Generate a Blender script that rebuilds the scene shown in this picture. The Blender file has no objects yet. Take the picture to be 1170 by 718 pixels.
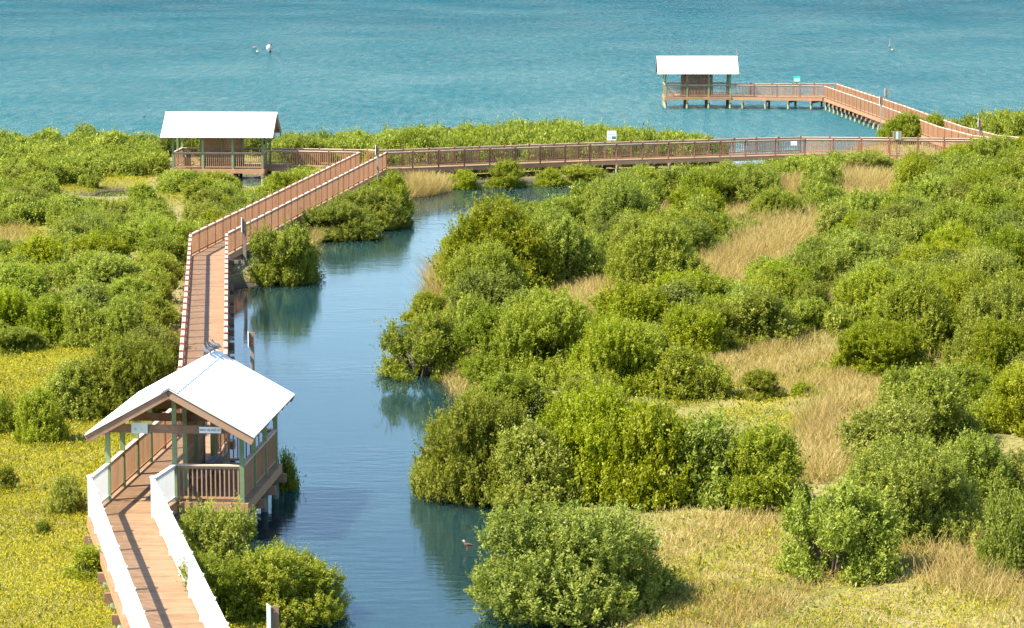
import bpy, math, random
import numpy as np
from mathutils import Vector, Matrix

random.seed(7)
SC = bpy.context.scene
COL = SC.collection
R = math.radians

# ------------------------------------------------------------------ camera model
FPX, CZ = 3350.0, 17.45
PITCH = math.atan(459 / FPX)
DECK = 1.05

def at(px, py, z=0.0):
    """the point at height z seen at pixel (px, py) of the 1170 x 718 photograph"""
    a = (px - 585) / FPX
    b = (359 - py) / FPX
    dy = math.cos(PITCH) + b * math.sin(PITCH)
    dz = -math.sin(PITCH) + b * math.cos(PITCH)
    t = (z - CZ) / dz
    return Vector((a * t, dy * t, z))

def ppm(y):
    return FPX / y

# ------------------------------------------------------------------ tagging
def tag(o, label=None, cat=None, group=None, kind=None):
    if label: o['label'] = label
    if cat: o['category'] = cat
    if group: o['group'] = group
    if kind: o['kind'] = kind
    return o

def empty(name, loc=(0, 0, 0), label=None, cat=None, group=None):
    o = bpy.data.objects.new(name, None)
    o.empty_display_size = 0.3
    o.location = loc
    COL.objects.link(o)
    return tag(o, label, cat, group)

def link_mesh(name, me, parent=None):
    o = bpy.data.objects.new(name, me)
    COL.objects.link(o)
    if parent is not None:
        o.parent = parent
        root = parent
        off = Vector((0, 0, 0))
        while root is not None:
            off += root.location
            root = root.parent
        o.location = -off          # meshes are built in world coordinates
    return o

# ------------------------------------------------------------------ mesh builder
class MB:
    def __init__(self):
        self.v, self.f, self.t, self.sm = [], [], [], []
    def quad(self, pts, tone=0.5, smooth=False):
        n = len(self.v)
        self.v += [tuple(p) for p in pts]
        self.f.append(tuple(range(n, n + len(pts))))
        self.t.append(tone); self.sm.append(smooth)
    def hexa(self, a, b, tone=None):
        """a: four points (ccw seen from outside = below), b: the four above"""
        tone = random.random() if tone is None else tone
        n = len(self.v)
        self.v += [tuple(p) for p in a] + [tuple(p) for p in b]
        fs = [(3, 2, 1, 0), (4, 5, 6, 7), (0, 1, 5, 4), (1, 2, 6, 5), (2, 3, 7, 6), (3, 0, 4, 7)]
        for q in fs:
            self.f.append(tuple(n + i for i in q)); self.t.append(tone); self.sm.append(False)
    def box(self, c, hx, hy, hz, ux=(1, 0, 0), uy=(0, 1, 0), tone=None):
        c, ux, uy = Vector(c), Vector(ux), Vector(uy)
        z = ux.cross(uy).normalized()
        X, Y, Z = ux * hx, uy * hy, z * hz
        self.hexa([c - X - Y - Z, c + X - Y - Z, c + X + Y - Z, c - X + Y - Z],
                  [c - X - Y + Z, c + X - Y + Z, c + X + Y + Z, c - X + Y + Z], tone)
    def bar(self, p, q, w, h, tone=None):
        """beam from p to q, w wide sideways, h high"""
        p, q = Vector(p), Vector(q)
        d = (q - p)
        L = d.length
        if L < 1e-6: return
        d /= L
        up = Vector((0, 0, 1)) if abs(d.z) < 0.95 else Vector((0, 1, 0))
        s = d.cross(up).normalized()
        u = s.cross(d).normalized()
        self.box((p + q) / 2, L / 2, w / 2, h / 2, d, -s if d.cross(-s).dot(u) > 0 else s, tone)
    def tube(self, pts, rad, n=8, tone=None, cap=True):
        tone = random.random() if tone is None else tone
        pts = [Vector(p) for p in pts]
        rings = []
        for i, p in enumerate(pts):
            d = (pts[min(i + 1, len(pts) - 1)] - pts[max(i - 1, 0)]).normalized()
            up = Vector((0, 0, 1)) if abs(d.z) < 0.9 else Vector((1, 0, 0))
            s = d.cross(up).normalized(); u = s.cross(d)
            r = rad[i] if hasattr(rad, '__len__') else rad
            k = len(self.v)
            for j in range(n):
                a = 2 * math.pi * j / n
                self.v.append(tuple(p + s * (r * math.cos(a)) + u * (r * math.sin(a))))
            rings.append(k)
        for i in range(len(rings) - 1):
            for j in range(n):
                a, b = rings[i] + j, rings[i] + (j + 1) % n
                c, d2 = rings[i + 1] + (j + 1) % n, rings[i + 1] + j
                self.f.append((a, b, c, d2)); self.t.append(tone); self.sm.append(True)
        if cap:
            self.f.append(tuple(rings[0] + j for j in range(n - 1, -1, -1))); self.t.append(tone); self.sm.append(False)
            self.f.append(tuple(rings[-1] + j for j in range(n))); self.t.append(tone); self.sm.append(False)
    def build(self, name, mat, parent=None, bevel=0):
        me = bpy.data.meshes.new(name)
        me.from_pydata(self.v, [], self.f)
        at_ = me.attributes.new('tone', 'FLOAT', 'FACE')
        at_.data.foreach_set('value', np.array(self.t, dtype=np.float32))
        me.polygons.foreach_set('use_smooth', np.array(self.sm, dtype=bool))
        me.materials.append(mat)
        me.update()
        o = link_mesh(name, me, parent)
        if bevel:
            b = o.modifiers.new('edge', 'BEVEL'); b.width = bevel; b.segments = 2; b.limit_method = 'ANGLE'
        return o

def np_mesh(name, verts, nper, tone, mat):
    """many separate n-gons with nper corners each"""
    nf = len(verts) // nper
    me = bpy.data.meshes.new(name)
    me.vertices.add(len(verts))
    me.vertices.foreach_set('co', verts.astype(np.float32).ravel())
    me.loops.add(len(verts))
    me.loops.foreach_set('vertex_index', np.arange(len(verts), dtype=np.int32))
    me.polygons.add(nf)
    me.polygons.foreach_set('loop_start', np.arange(0, nf * nper, nper, dtype=np.int32))
    me.polygons.foreach_set('loop_total', np.full(nf, nper, dtype=np.int32))
    a = me.attributes.new('tone', 'FLOAT', 'FACE')
    a.data.foreach_set('value', tone.astype(np.float32))
    me.materials.append(mat)
    me.update(calc_edges=True)
    return me

# ------------------------------------------------------------------ materials
def new_mat(name):
    m = bpy.data.materials.new(name)
    m.use_nodes = True
    nt = m.node_tree
    nt.nodes.clear()
    out = nt.nodes.new('ShaderNodeOutputMaterial')
    return m, nt, out

def N(nt, typ, **kw):
    n = nt.nodes.new(typ)
    for k, v in kw.items():
        setattr(n, k, v)
    return n

def ramp(nt, fac, stops):
    r = N(nt, 'ShaderNodeValToRGB')
    el = r.color_ramp.elements
    while len(el) < len(stops): el.new(0.5)
    for e, (p, c) in zip(el, stops):
        e.position = p
        e.color = (*c, 1) if len(c) == 3 else c
    nt.links.new(fac, r.inputs[0])
    return r.outputs[0]

def mixc(nt, fac, a, b, mode='MIX'):
    m = N(nt, 'ShaderNodeMix', data_type='RGBA', blend_type=mode)
    for sock, val in ((m.inputs[0], fac), (m.inputs[6], a), (m.inputs[7], b)):
        if hasattr(val, 'links'): nt.links.new(val, sock)
        elif isinstance(val, (int, float)): sock.default_value = val
        else: sock.default_value = (*val, 1)
    return m.outputs[2]

def noise(nt, vec, scale, detail=4, rough=0.55):
    n = N(nt, 'ShaderNodeTexNoise')
    n.inputs['Scale'].default_value = scale
    n.inputs['Detail'].default_value = detail
    n.inputs['Roughness'].default_value = rough
    if vec is not None: nt.links.new(vec, n.inputs['Vector'])
    return n.outputs[0]

def mapped(nt, vec, s):
    m = N(nt, 'ShaderNodeMapping')
    m.inputs['Scale'].default_value = s
    nt.links.new(vec, m.inputs['Vector'])
    return m.outputs[0]

def wood(name, dark, light, rough=0.6, grain=(1.5, 1.5, 1.5), wear=0.35, wearcol=None):
    m, nt, out = new_mat(name)
    p = N(nt, 'ShaderNodeBsdfPrincipled')
    geo = N(nt, 'ShaderNodeNewGeometry')
    tone = N(nt, 'ShaderNodeAttribute', attribute_name='tone')
    n1 = noise(nt, geo.outputs['Position'], 2.2, 6, 0.65)
    n2 = noise(nt, geo.outputs['Position'], 22.0, 3, 0.6)
    add = N(nt, 'ShaderNodeMath', operation='MULTIPLY_ADD')
    nt.links.new(tone.outputs['Fac'], add.inputs[0]); add.inputs[1].default_value = 0.45
    nt.links.new(n1, add.inputs[2])
    add2 = N(nt, 'ShaderNodeMath', operation='MULTIPLY_ADD')
    nt.links.new(n2, add2.inputs[0]); add2.inputs[1].default_value = 0.35
    nt.links.new(add.outputs[0], add2.inputs[2])
    c = ramp(nt, add2.outputs[0], [(0.45, dark), (1.25 if False else 1.0, light)])
    if wearcol:
        n3 = noise(nt, geo.outputs['Position'], 0.9, 5, 0.7)
        f = ramp(nt, n3, [(0.52, (0, 0, 0)), (0.72, (wear, wear, wear))])
        c = mixc(nt, f, c, wearcol)
    nt.links.new(c, p.inputs['Base Color'])
    p.inputs['Roughness'].default_value = rough
    p.inputs['Specular IOR Level'].default_value = 0.18
    bp = N(nt, 'ShaderNodeBump'); bp.inputs['Strength'].default_value = 0.25; bp.inputs['Distance'].default_value = 0.01
    nt.links.new(n2, bp.inputs['Height']); nt.links.new(bp.outputs[0], p.inputs['Normal'])
    nt.links.new(p.outputs[0], out.inputs[0])
    return m

def plain(name, col, rough=0.5, var=0.12, metallic=0, scale=3):
    m, nt, out = new_mat(name)
    p = N(nt, 'ShaderNodeBsdfPrincipled')
    geo = N(nt, 'ShaderNodeNewGeometry')
    n1 = noise(nt, geo.outputs['Position'], scale, 6, 0.6)
    lo = tuple(x * (1 - var) for x in col); hi = tuple(min(1, x * (1 + var)) for x in col)
    nt.links.new(ramp(nt, n1, [(0.3, lo), (0.7, hi)]), p.inputs['Base Color'])
    p.inputs['Roughness'].default_value = rough
    p.inputs['Metallic'].default_value = metallic
    nt.links.new(p.outputs[0], out.inputs[0])
    return m

M = {}
M['deck'] = wood('deck_boards', (0.22, 0.125, 0.062), (0.345, 0.205, 0.108), 0.65, wear=0.45, wearcol=(0.40, 0.27, 0.18))
M['rail'] = wood('rail_wood', (0.29, 0.15, 0.070), (0.45, 0.25, 0.128), 0.6, wear=0.35, wearcol=(0.33, 0.23, 0.15))
M['caprail'] = wood('hand_rail_sunlit_tone', (0.46, 0.32, 0.21), (0.66, 0.50, 0.36), 0.8)  # sunshine on the rail tops put into the colour, paler than the rail wood
M['post'] = wood('post_wood', (0.19, 0.06, 0.04), (0.32, 0.12, 0.08), 0.55)
M['timber'] = wood('treated_timber', (0.15, 0.085, 0.05), (0.33, 0.20, 0.12), 0.7, wear=0.5, wearcol=(0.24, 0.19, 0.14))
M['green'] = wood('green_post', (0.11, 0.165, 0.075), (0.23, 0.30, 0.145), 0.7, wear=0.6, wearcol=(0.20, 0.20, 0.11))
M['pile'] = wood('pile_wood', (0.10, 0.13, 0.07), (0.24, 0.26, 0.16), 0.75, wear=0.6, wearcol=(0.17, 0.14, 0.10))
M['grey'] = wood('weathered_wood', (0.14, 0.115, 0.09), (0.33, 0.28, 0.22), 0.8)
M['wall'] = wood('wall_boards', (0.20, 0.10, 0.05), (0.34, 0.18, 0.10), 0.65)
M['vinyl'] = plain('white_vinyl', (0.66, 0.65, 0.60), 0.4, 0.03)
M['roof'] = plain('white_roof_metal', (0.70, 0.69, 0.655), 0.4, 0.05, scale=0.8)
M['ridge'] = plain('ridge_metal', (0.74, 0.74, 0.70), 0.45, 0.06)
M['steel'] = plain('bolt_steel', (0.6, 0.6, 0.58), 0.4, 0.1, 0.8)
M['white'] = plain('sign_white', (0.80, 0.81, 0.78), 0.5, 0.04)
M['cream'] = plain('sign_cream', (0.62, 0.66, 0.60), 0.5, 0.06)
M['ink'] = plain('ink', (0.03, 0.03, 0.03), 0.5)
M['cyan'] = plain('sign_cyan', (0.25, 0.62, 0.66), 0.5)
M['teal'] = plain('sign_teal', (0.03, 0.56, 0.44), 0.45)
M['palegreen'] = plain('sign_pale_green', (0.45, 0.68, 0.55), 0.5)
M['lilac'] = plain('sign_lilac', (0.55, 0.57, 0.74), 0.5)
M['darkgreen'] = plain('sign_dark_green', (0.06, 0.16, 0.12), 0.5)
M['bench'] = wood('bench_wood', (0.10, 0.085, 0.075), (0.22, 0.19, 0.165), 0.6)

# ---- leaves
def leafmat(name, dark, mid, light, trans=0.28, hue=0.018, gloss=0.35):
    m, nt, out = new_mat(name)
    p = N(nt, 'ShaderNodeBsdfPrincipled')
    tr = N(nt, 'ShaderNodeBsdfTranslucent')
    mx = N(nt, 'ShaderNodeMixShader'); mx.inputs[0].default_value = trans
    tone = N(nt, 'ShaderNodeAttribute', attribute_name='tone')
    oi = N(nt, 'ShaderNodeObjectInfo')
    c = ramp(nt, tone.outputs['Fac'], [(0.0, dark), (0.5, mid), (1.0, light)])
    hs = N(nt, 'ShaderNodeHueSaturation')
    mr = N(nt, 'ShaderNodeMapRange'); nt.links.new(oi.outputs['Random'], mr.inputs[0])
    mr.inputs[3].default_value = 0.5 - hue; mr.inputs[4].default_value = 0.5 + hue
    nt.links.new(mr.outputs[0], hs.inputs['Hue'])
    mv = N(nt, 'ShaderNodeMapRange')
    fr = N(nt, 'ShaderNodeMath', operation='FRACT')
    ml = N(nt, 'ShaderNodeMath', operation='MULTIPLY'); ml.inputs[1].default_value = 7.31
    nt.links.new(oi.outputs['Random'], ml.inputs[0]); nt.links.new(ml.outputs[0], fr.inputs[0]); nt.links.new(fr.outputs[0], mv.inputs[0])
    mv.inputs[3].default_value = 0.76; mv.inputs[4].default_value = 1.18
    ms = N(nt, 'ShaderNodeMapRange'); f2 = N(nt, 'ShaderNodeMath', operation='FRACT'); m2 = N(nt, 'ShaderNodeMath', operation='MULTIPLY'); m2.inputs[1].default_value = 23.7
    nt.links.new(oi.outputs['Random'], m2.inputs[0]); nt.links.new(m2.outputs[0], f2.inputs[0]); nt.links.new(f2.outputs[0], ms.inputs[0])
    ms.inputs[3].default_value = 0.94 if hue else 1.0; ms.inputs[4].default_value = 1.12 if hue else 1.0
    nt.links.new(ms.outputs[0], hs.inputs['Saturation'])
    nt.links.new(mv.outputs[0], hs.inputs['Value'])
    nt.links.new(c, hs.inputs['Color'])
    nt.links.new(hs.outputs[0], p.inputs['Base Color'])
    tc = mixc(nt, 1.0, hs.outputs[0], (1.25, 1.3, 0.6), 'MULTIPLY')
    nt.links.new(tc, tr.inputs[0])
    p.inputs['Roughness'].default_value = 0.5
    p.inputs['Specular IOR Level'].default_value = gloss
    nt.links.new(p.outputs[0], mx.inputs[1]); nt.links.new(tr.outputs[0], mx.inputs[2])
    nt.links.new(mx.outputs[0], out.inputs[0])
    return m

M['leaf'] = leafmat('mangrove_leaf', (0.110, 0.140, 0.012), (0.245, 0.275, 0.025), (0.420, 0.420, 0.075), 0.43, 0.012, 0.25)
M['bark'] = wood('bark', (0.035, 0.026, 0.016), (0.10, 0.078, 0.05), 0.9)
M['saltwort'] = leafmat('saltwort_leaf', (0.20, 0.185, 0.014), (0.365, 0.325, 0.022), (0.48, 0.42, 0.035), 0.25, 0.0, 0.05)
M['straw'] = leafmat('straw', (0.30, 0.19, 0.065), (0.52, 0.38, 0.14), (0.66, 0.54, 0.24), 0.3, 0.0, 0.05)
M['weed'] = leafmat('weed_leaf', (0.13, 0.16, 0.025), (0.25, 0.27, 0.045), (0.40, 0.36, 0.08), 0.3, 0.0, 0.2)

# ------------------------------------------------------------------ land outline (photo pixels on the water plane)
LEFT_LAND = [(-700, 1000), (250, 1000), (345, 730), (300, 690), (262, 640), (238, 590), (236, 540), (232, 500), (236, 440),
             (243, 400), (250, 345), (268, 330), (300, 326), (345, 320), (356, 300), (350, 285), (366, 274), (392, 272),
             (425, 262), (456, 250), (462, 238), (462, 226), (490, 224), (514, 219), (510, 211), (560, 208), (650, 206),
             (720, 202), (790, 196), (835, 178), (828, 168), (780, 166), (700, 166), (600, 164), (500, 166), (420, 170),
             (330, 172), (240, 168), (100, 163), (-60, 168), (-700, 170)]
RIGHT_LAND = [(700, 1000), (690, 760), (672, 722), (625, 706), (572, 692), (560, 660), (585, 622), (604, 604), (590, 588), (552, 570),
              (505, 552), (492, 530), (505, 500), (530, 474), (532, 460), (520, 446), (500, 428), (462, 420), (455, 400),
              (478, 372), (495, 345), (490, 326), (508, 300), (545, 282), (600, 264), (650, 248), (700, 232), (780, 218),
              (850, 204), (905, 186), (960, 176), (1000, 166), (1030, 160), (1070, 158), (1110, 158), (1180, 156), (1300, 152), (2200, 150), (2200, 1000)]
PONDS = [[(100, 226), (112, 219), (142, 218), (146, 223), (128, 227)], [(270, 210), (282, 203), (298, 204), (300, 212), (284, 215)]]

def wpoly(px):
    return np.array([at(x, y, 0.0)[:2] for x, y in px])
W_LEFT, W_RIGHT = wpoly(LEFT_LAND), wpoly(RIGHT_LAND)
W_POND = [wpoly(p) for p in PONDS]

def sdist(P, poly):
    """signed distance, positive inside"""
    P = np.asarray(P, dtype=float).reshape(-1, 2)
    d = np.full(len(P), 1e9); ins = np.zeros(len(P), bool)
    n = len(poly)
    for i in range(n):
        a, b = poly[i], poly[(i + 1) % n]
        ab = b - a
        t = np.clip(((P - a) @ ab) / max(1e-9, ab @ ab), 0, 1)
        d = np.minimum(d, np.hypot(*(P - a - t[:, None] * ab).T))
        c = (a[1] > P[:, 1]) != (b[1] > P[:, 1])
        xi = a[0] + (P[:, 1] - a[1]) * (b[0] - a[0]) / (b[1] - a[1] if b[1] != a[1] else 1e-9)
        ins ^= c & (P[:, 0] < xi)
    return np.where(ins, d, -d)

def wob(P, seed=0.0):
    x, y = P[:, 0], P[:, 1]
    return (np.sin(x * 1.3 + y * 0.4 + seed) + np.sin(y * 0.9 - x * 0.5 + 2 * seed) + np.sin(x * 2.9 + 1.1 * y) * 0.5 + np.sin(y * 3.3 - 1.7 * x) * 0.5) / 3

def land(P):
    P = np.asarray(P, dtype=float).reshape(-1, 2)
    s = np.maximum(sdist(P, W_LEFT), sdist(P, W_RIGHT))
    for q in W_POND:
        s = np.minimum(s, -sdist(P, q))
    return s + 0.25 * wob(P)

def ground_z(P):
    P = np.asarray(P, dtype=float).reshape(-1, 2)
    s = land(P)
    h = np.where(s < 0, np.maximum(-0.9, s * 0.35), 0.30 * (1 - np.exp(-np.maximum(s, 0) / 0.8)))
    r = np.clip((sdist(P, W_RIGHT) - 4) / 22, 0, 1)
    h = h + np.where(s > 0, 0.05 * wob(P * 1.7, 3.0) * np.clip(s, 0, 1), 0) + r * 0.35
    return h

def gz(x, y):
    return float(ground_z([(x, y)])[0])

# ------------------------------------------------------------------ ground and water
gx = np.arange(-75, 85.1, 0.55); gy = np.concatenate([np.arange(35, 150, 0.55), np.arange(150, 262, 0.8)])
GX, GY = np.meshgrid(gx, gy)
P2 = np.stack([GX.ravel(), GY.ravel()], 1)
Z = ground_z(P2)
nx, ny = len(gx), len(gy)
G_LAND, G_Z = land(P2).reshape(ny, nx), Z.reshape(ny, nx)
def _grid(P, A):
    P = np.asarray(P, dtype=float).reshape(-1, 2)
    i = np.clip(np.searchsorted(gx, P[:, 0]) - 1, 0, nx - 2); j = np.clip(np.searchsorted(gy, P[:, 1]) - 1, 0, ny - 2)
    u = np.clip((P[:, 0] - gx[i]) / (gx[i + 1] - gx[i]), 0, 1); v = np.clip((P[:, 1] - gy[j]) / (gy[j + 1] - gy[j]), 0, 1)
    return (A[j, i] * (1 - u) + A[j, i + 1] * u) * (1 - v) + (A[j + 1, i] * (1 - u) + A[j + 1, i + 1] * u) * v
def land(P): return _grid(P, G_LAND)
def ground_z(P): return _grid(P, G_Z)
idx = np.arange(nx * ny).reshape(ny, nx)
F = np.stack([idx[:-1, :-1], idx[:-1, 1:], idx[1:, 1:], idx[1:, :-1]], -1).reshape(-1, 4)
keep = (Z[F].max(1) > -0.85)
F = F[keep]
me = bpy.data.meshes.new('ground')
me.from_pydata(np.column_stack([P2, Z]).tolist(), [], F.tolist())
me.polygons.foreach_set('use_smooth', np.ones(len(F), bool))
m, nt, out = new_mat('marsh_soil')
p = N(nt, 'ShaderNodeBsdfPrincipled'); geo = N(nt, 'ShaderNodeNewGeometry')
n1 = noise(nt, geo.outputs['Position'], 0.35, 6, 0.6); n2 = noise(nt, geo.outputs['Position'], 5.0, 5, 0.7)
c1 = ramp(nt, n1, [(0.35, (0.20, 0.18, 0.045)), (0.5, (0.31, 0.26, 0.07)), (0.66, (0.37, 0.29, 0.12))])
c2 = ramp(nt, n2, [(0.3, (0.45, 0.45, 0.4)), (0.7, (1.0, 1.0, 1.0))])
sepz = N(nt, 'ShaderNodeSeparateXYZ'); nt.links.new(geo.outputs['Position'], sepz.inputs[0])
mz = N(nt, 'ShaderNodeMapRange'); nt.links.new(sepz.outputs[2], mz.inputs[0]); mz.inputs[1].default_value = 0.08; mz.inputs[2].default_value = 0.26
nt.links.new(mixc(nt, mz.outputs[0], (0.075, 0.06, 0.04), mixc(nt, 1.0, c1, c2, 'MULTIPLY')), p.inputs['Base Color'])
p.inputs['Roughness'].default_value = 0.95
nt.links.new(p.outputs[0], out.inputs[0])
me.materials.append(m)
tag(link_mesh('ground', me), kind='structure')

def water_material():
    m, nt, out = new_mat('bay_water')
    p = N(nt, 'ShaderNodeBsdfPrincipled'); geo = N(nt, 'ShaderNodeNewGeometry')
    pos = geo.outputs['Position']
    sep = N(nt, 'ShaderNodeSeparateXYZ'); nt.links.new(pos, sep.inputs[0])
    bay = N(nt, 'ShaderNodeMapRange', interpolation_type='SMOOTHSTEP')
    nt.links.new(sep.outputs[1], bay.inputs[0]); bay.inputs[1].default_value = 196; bay.inputs[2].default_value = 235
    far = N(nt, 'ShaderNodeMapRange'); nt.links.new(sep.outputs[1], far.inputs[0])
    far.inputs[1].default_value = 230; far.inputs[2].default_value = 560
    # water colour: green shallows, bluer further out, a deep blue creek
    big = noise(nt, mapped(nt, pos, (0.02, 0.012, 0.02)), 1.0, 5, 0.6)
    shal = ramp(nt, big, [(0.35, (0.010, 0.052, 0.062)), (0.68, (0.020, 0.066, 0.072))])
    deep = ramp(nt, big, [(0.35, (0.001, 0.025, 0.038)), (0.68, (0.003, 0.036, 0.048))])
    cb = mixc(nt, far.outputs[0], shal, deep)
    cr = ramp(nt, noise(nt, pos, 0.11, 3), [(0.3, (0.006, 0.021, 0.022)), (0.7, (0.009, 0.028, 0.027))])
    col = mixc(nt, bay.outputs[0], cr, cb)
    nt.links.new(col, p.inputs['Base Color'])
    p.inputs['Roughness'].default_value = 1.0
    p.inputs['Specular IOR Level'].default_value = 0.0
    p.inputs['Subsurface Weight'].default_value = 1.0
    p.inputs['Subsurface Radius'].default_value = (1.0, 1.6, 1.8)
    p.inputs['Subsurface Scale'].default_value = 8.0
    # waves
    w1 = noise(nt, mapped(nt, pos, (1.0, 0.30, 1.0)), 1.1, 5, 0.62)
    w2 = noise(nt, mapped(nt, pos, (0.9, 0.45, 1.0)), 0.12, 5, 0.55)
    r1 = noise(nt, mapped(nt, pos, (0.55, 1.3, 1.0)), 1.6, 4, 0.55)
    gust = ramp(nt, noise(nt, mapped(nt, pos, (0.7, 1.2, 1)), 0.07, 3), [(0.38, (0.12, 0.12, 0.12)), (0.62, (1, 1, 1))])
    rip = N(nt, 'ShaderNodeMath', operation='MULTIPLY'); nt.links.new(r1, rip.inputs[0]); nt.links.new(gust, rip.inputs[1])
    hb = N(nt, 'ShaderNodeMath', operation='MULTIPLY_ADD'); nt.links.new(w2, hb.inputs[0]); hb.inputs[1].default_value = 2.2; nt.links.new(w1, hb.inputs[2])
    bump_b = N(nt, 'ShaderNodeBump'); bump_b.inputs['Strength'].default_value = 1.0; bump_b.inputs['Distance'].default_value = 1.1
    nt.links.new(hb.outputs[0], bump_b.inputs['Height'])
    bump_r = N(nt, 'ShaderNodeBump'); bump_r.inputs['Strength'].default_value = 1.0; bump_r.inputs['Distance'].default_value = 0.018
    nt.links.new(rip.outputs[0], bump_r.inputs['Height'])
    mv = N(nt, 'ShaderNodeMix', data_type='VECTOR')
    nt.links.new(bay.outputs[0], mv.inputs[0]); nt.links.new(bump_r.outputs[0], mv.inputs[4]); nt.links.new(bump_b.outputs[0], mv.inputs[5])
    gl = N(nt, 'ShaderNodeBsdfGlossy'); gl.inputs['Roughness'].default_value = 0.05
    fr = N(nt, 'ShaderNodeFresnel'); fr.inputs['IOR'].default_value = 1.33
    k = N(nt, 'ShaderNodeMix'); k.inputs[2].default_value = 0.92; k.inputs[3].default_value = 0.135
    nt.links.new(bay.outputs[0], k.inputs[0])
    km = N(nt, 'ShaderNodeMath', operation='MULTIPLY'); nt.links.new(fr.outputs[0], km.inputs[0]); nt.links.new(k.outputs[0], km.inputs[1])
    # groups of ripples that mirror more or less of the sky
    g1 = noise(nt, mapped(nt, pos, (1.3, 0.19, 1.0)), 1.0, 4, 0.65)
    g2 = noise(nt, mapped(nt, pos, (0.05, 0.03, 1.0)), 1.0, 3, 0.5)
    gm = N(nt, 'ShaderNodeMath', operation='MULTIPLY_ADD'); nt.links.new(g2, gm.inputs[0]); gm.inputs[1].default_value = 0.55; nt.links.new(g1, gm.inputs[2])
    gr = N(nt, 'ShaderNodeMapRange'); nt.links.new(gm.outputs[0], gr.inputs[0])
    gr.inputs[1].default_value = 0.55; gr.inputs[2].default_value = 1.0; gr.inputs[3].default_value = 0.1; gr.inputs[4].default_value = 2.2
    gk = N(nt, 'ShaderNodeMix'); gk.inputs[2].default_value = 1.0; nt.links.new(bay.outputs[0], gk.inputs[0]); nt.links.new(gr.outputs[0], gk.inputs[3])
    km2 = N(nt, 'ShaderNodeMath', operation='MULTIPLY', use_clamp=True); nt.links.new(km.outputs[0], km2.inputs[0]); nt.links.new(gk.outputs[0], km2.inputs[1])
    km = km2
    mx = N(nt, 'ShaderNodeMixShader')
    for n_ in (gl, fr): nt.links.new(mv.outputs[1], n_.inputs['Normal'])
    nt.links.new(km.outputs[0], mx.inputs[0]); nt.links.new(p.outputs[0], mx.inputs[1]); nt.links.new(gl.outputs[0], mx.inputs[2])
    nt.links.new(mx.outputs[0], out.inputs[0])
    return m
me = bpy.data.meshes.new('water')
S = 4000
me.from_pydata([(x, y, z) for z in (-8, 0) for x, y in ((-S, -200), (S, -200), (S, 6000), (-S, 6000))], [],
               [(3, 2, 1, 0), (4, 5, 6, 7), (0, 1, 5, 4), (1, 2, 6, 5), (2, 3, 7, 6), (3, 0, 4, 7)])
me.materials.append(water_material())
tag(link_mesh('water', me), kind='structure')

# ------------------------------------------------------------------ railings, boardwalks
STYLE = {
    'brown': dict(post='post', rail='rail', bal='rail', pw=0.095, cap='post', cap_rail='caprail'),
    'white': dict(post='vinyl', rail='vinyl', bal='vinyl', pw=0.10, cap='vinyl'),
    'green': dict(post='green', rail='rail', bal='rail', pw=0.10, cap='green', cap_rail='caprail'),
}
RH = 1.07

def railing(parent, pts, spacing, style, z=DECK, start=True, end=True, posts=True, nsec=None, label=None):
    """pts: list of (x, y); one railing part with post and baluster_panel children"""
    st = STYLE[style]
    rl, hr_ = MB(), MB()
    pos, pans = [], []
    for k in range(len(pts) - 1):
        a, b = Vector((*pts[k][:2], z)), Vector((*pts[k + 1][:2], z))
        L = (b - a).length
        n = nsec or max(1, round(L / spacing))
        d = (b - a).normalized()
        for i in range(n):
            p, q = a.lerp(b, i / n), a.lerp(b, (i + 1) / n)
            pos.append(p)
            g = st['pw'] / 2 - 0.004
            p2, q2 = p + d * g, q - d * g
            up = Vector((0, 0, 1))
            hr_.bar(p2 + up * (RH - 0.02), q2 + up * (RH - 0.02), 0.13, 0.042)
            rl.bar(p2 + up * (RH - 0.085), q2 + up * (RH - 0.085), 0.045, 0.07)
            rl.bar(p2 + up * 0.12, q2 + up * 0.12, 0.05, 0.06)
            nb = max(1, int((q2 - p2).length / 0.125))
            bm = MB()
            for j in range(nb):
                c = p2.lerp(q2, (j + 0.5) / nb)
                bm.bar(c + up * 0.145, c + up * (RH - 0.115), 0.036, 0.036)
            pans.append(bm)
        pos.append(b)
    ro = rl.build('railing', M[st['rail']], parent)
    if label: ro['label'] = label
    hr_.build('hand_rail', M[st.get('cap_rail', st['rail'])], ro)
    for bm in pans:
        bm.build('baluster_panel', M[st['bal']], ro)
    if posts:
        seen = []
        for i, c in enumerate(pos):
            if (i == 0 and not start) or (i == len(pos) - 1 and not end): continue
            if any((c - s).length < 0.05 for s in seen): continue
            seen.append(c)
            pm = MB(); w = st['pw']
            pm.bar(c + Vector((0, 0, -0.28)), c + Vector((0, 0, RH + 0.03)), w, w)
            pm.box(c + Vector((0, 0, RH + 0.045)), w / 2 + 0.022, w / 2 + 0.022, 0.018)
            pm.box(c + Vector((0, 0, RH + 0.072)), w / 2 - 0.01, w / 2 - 0.01, 0.010)
            pm.build('post', M[st['post']], ro)
    return ro

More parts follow.
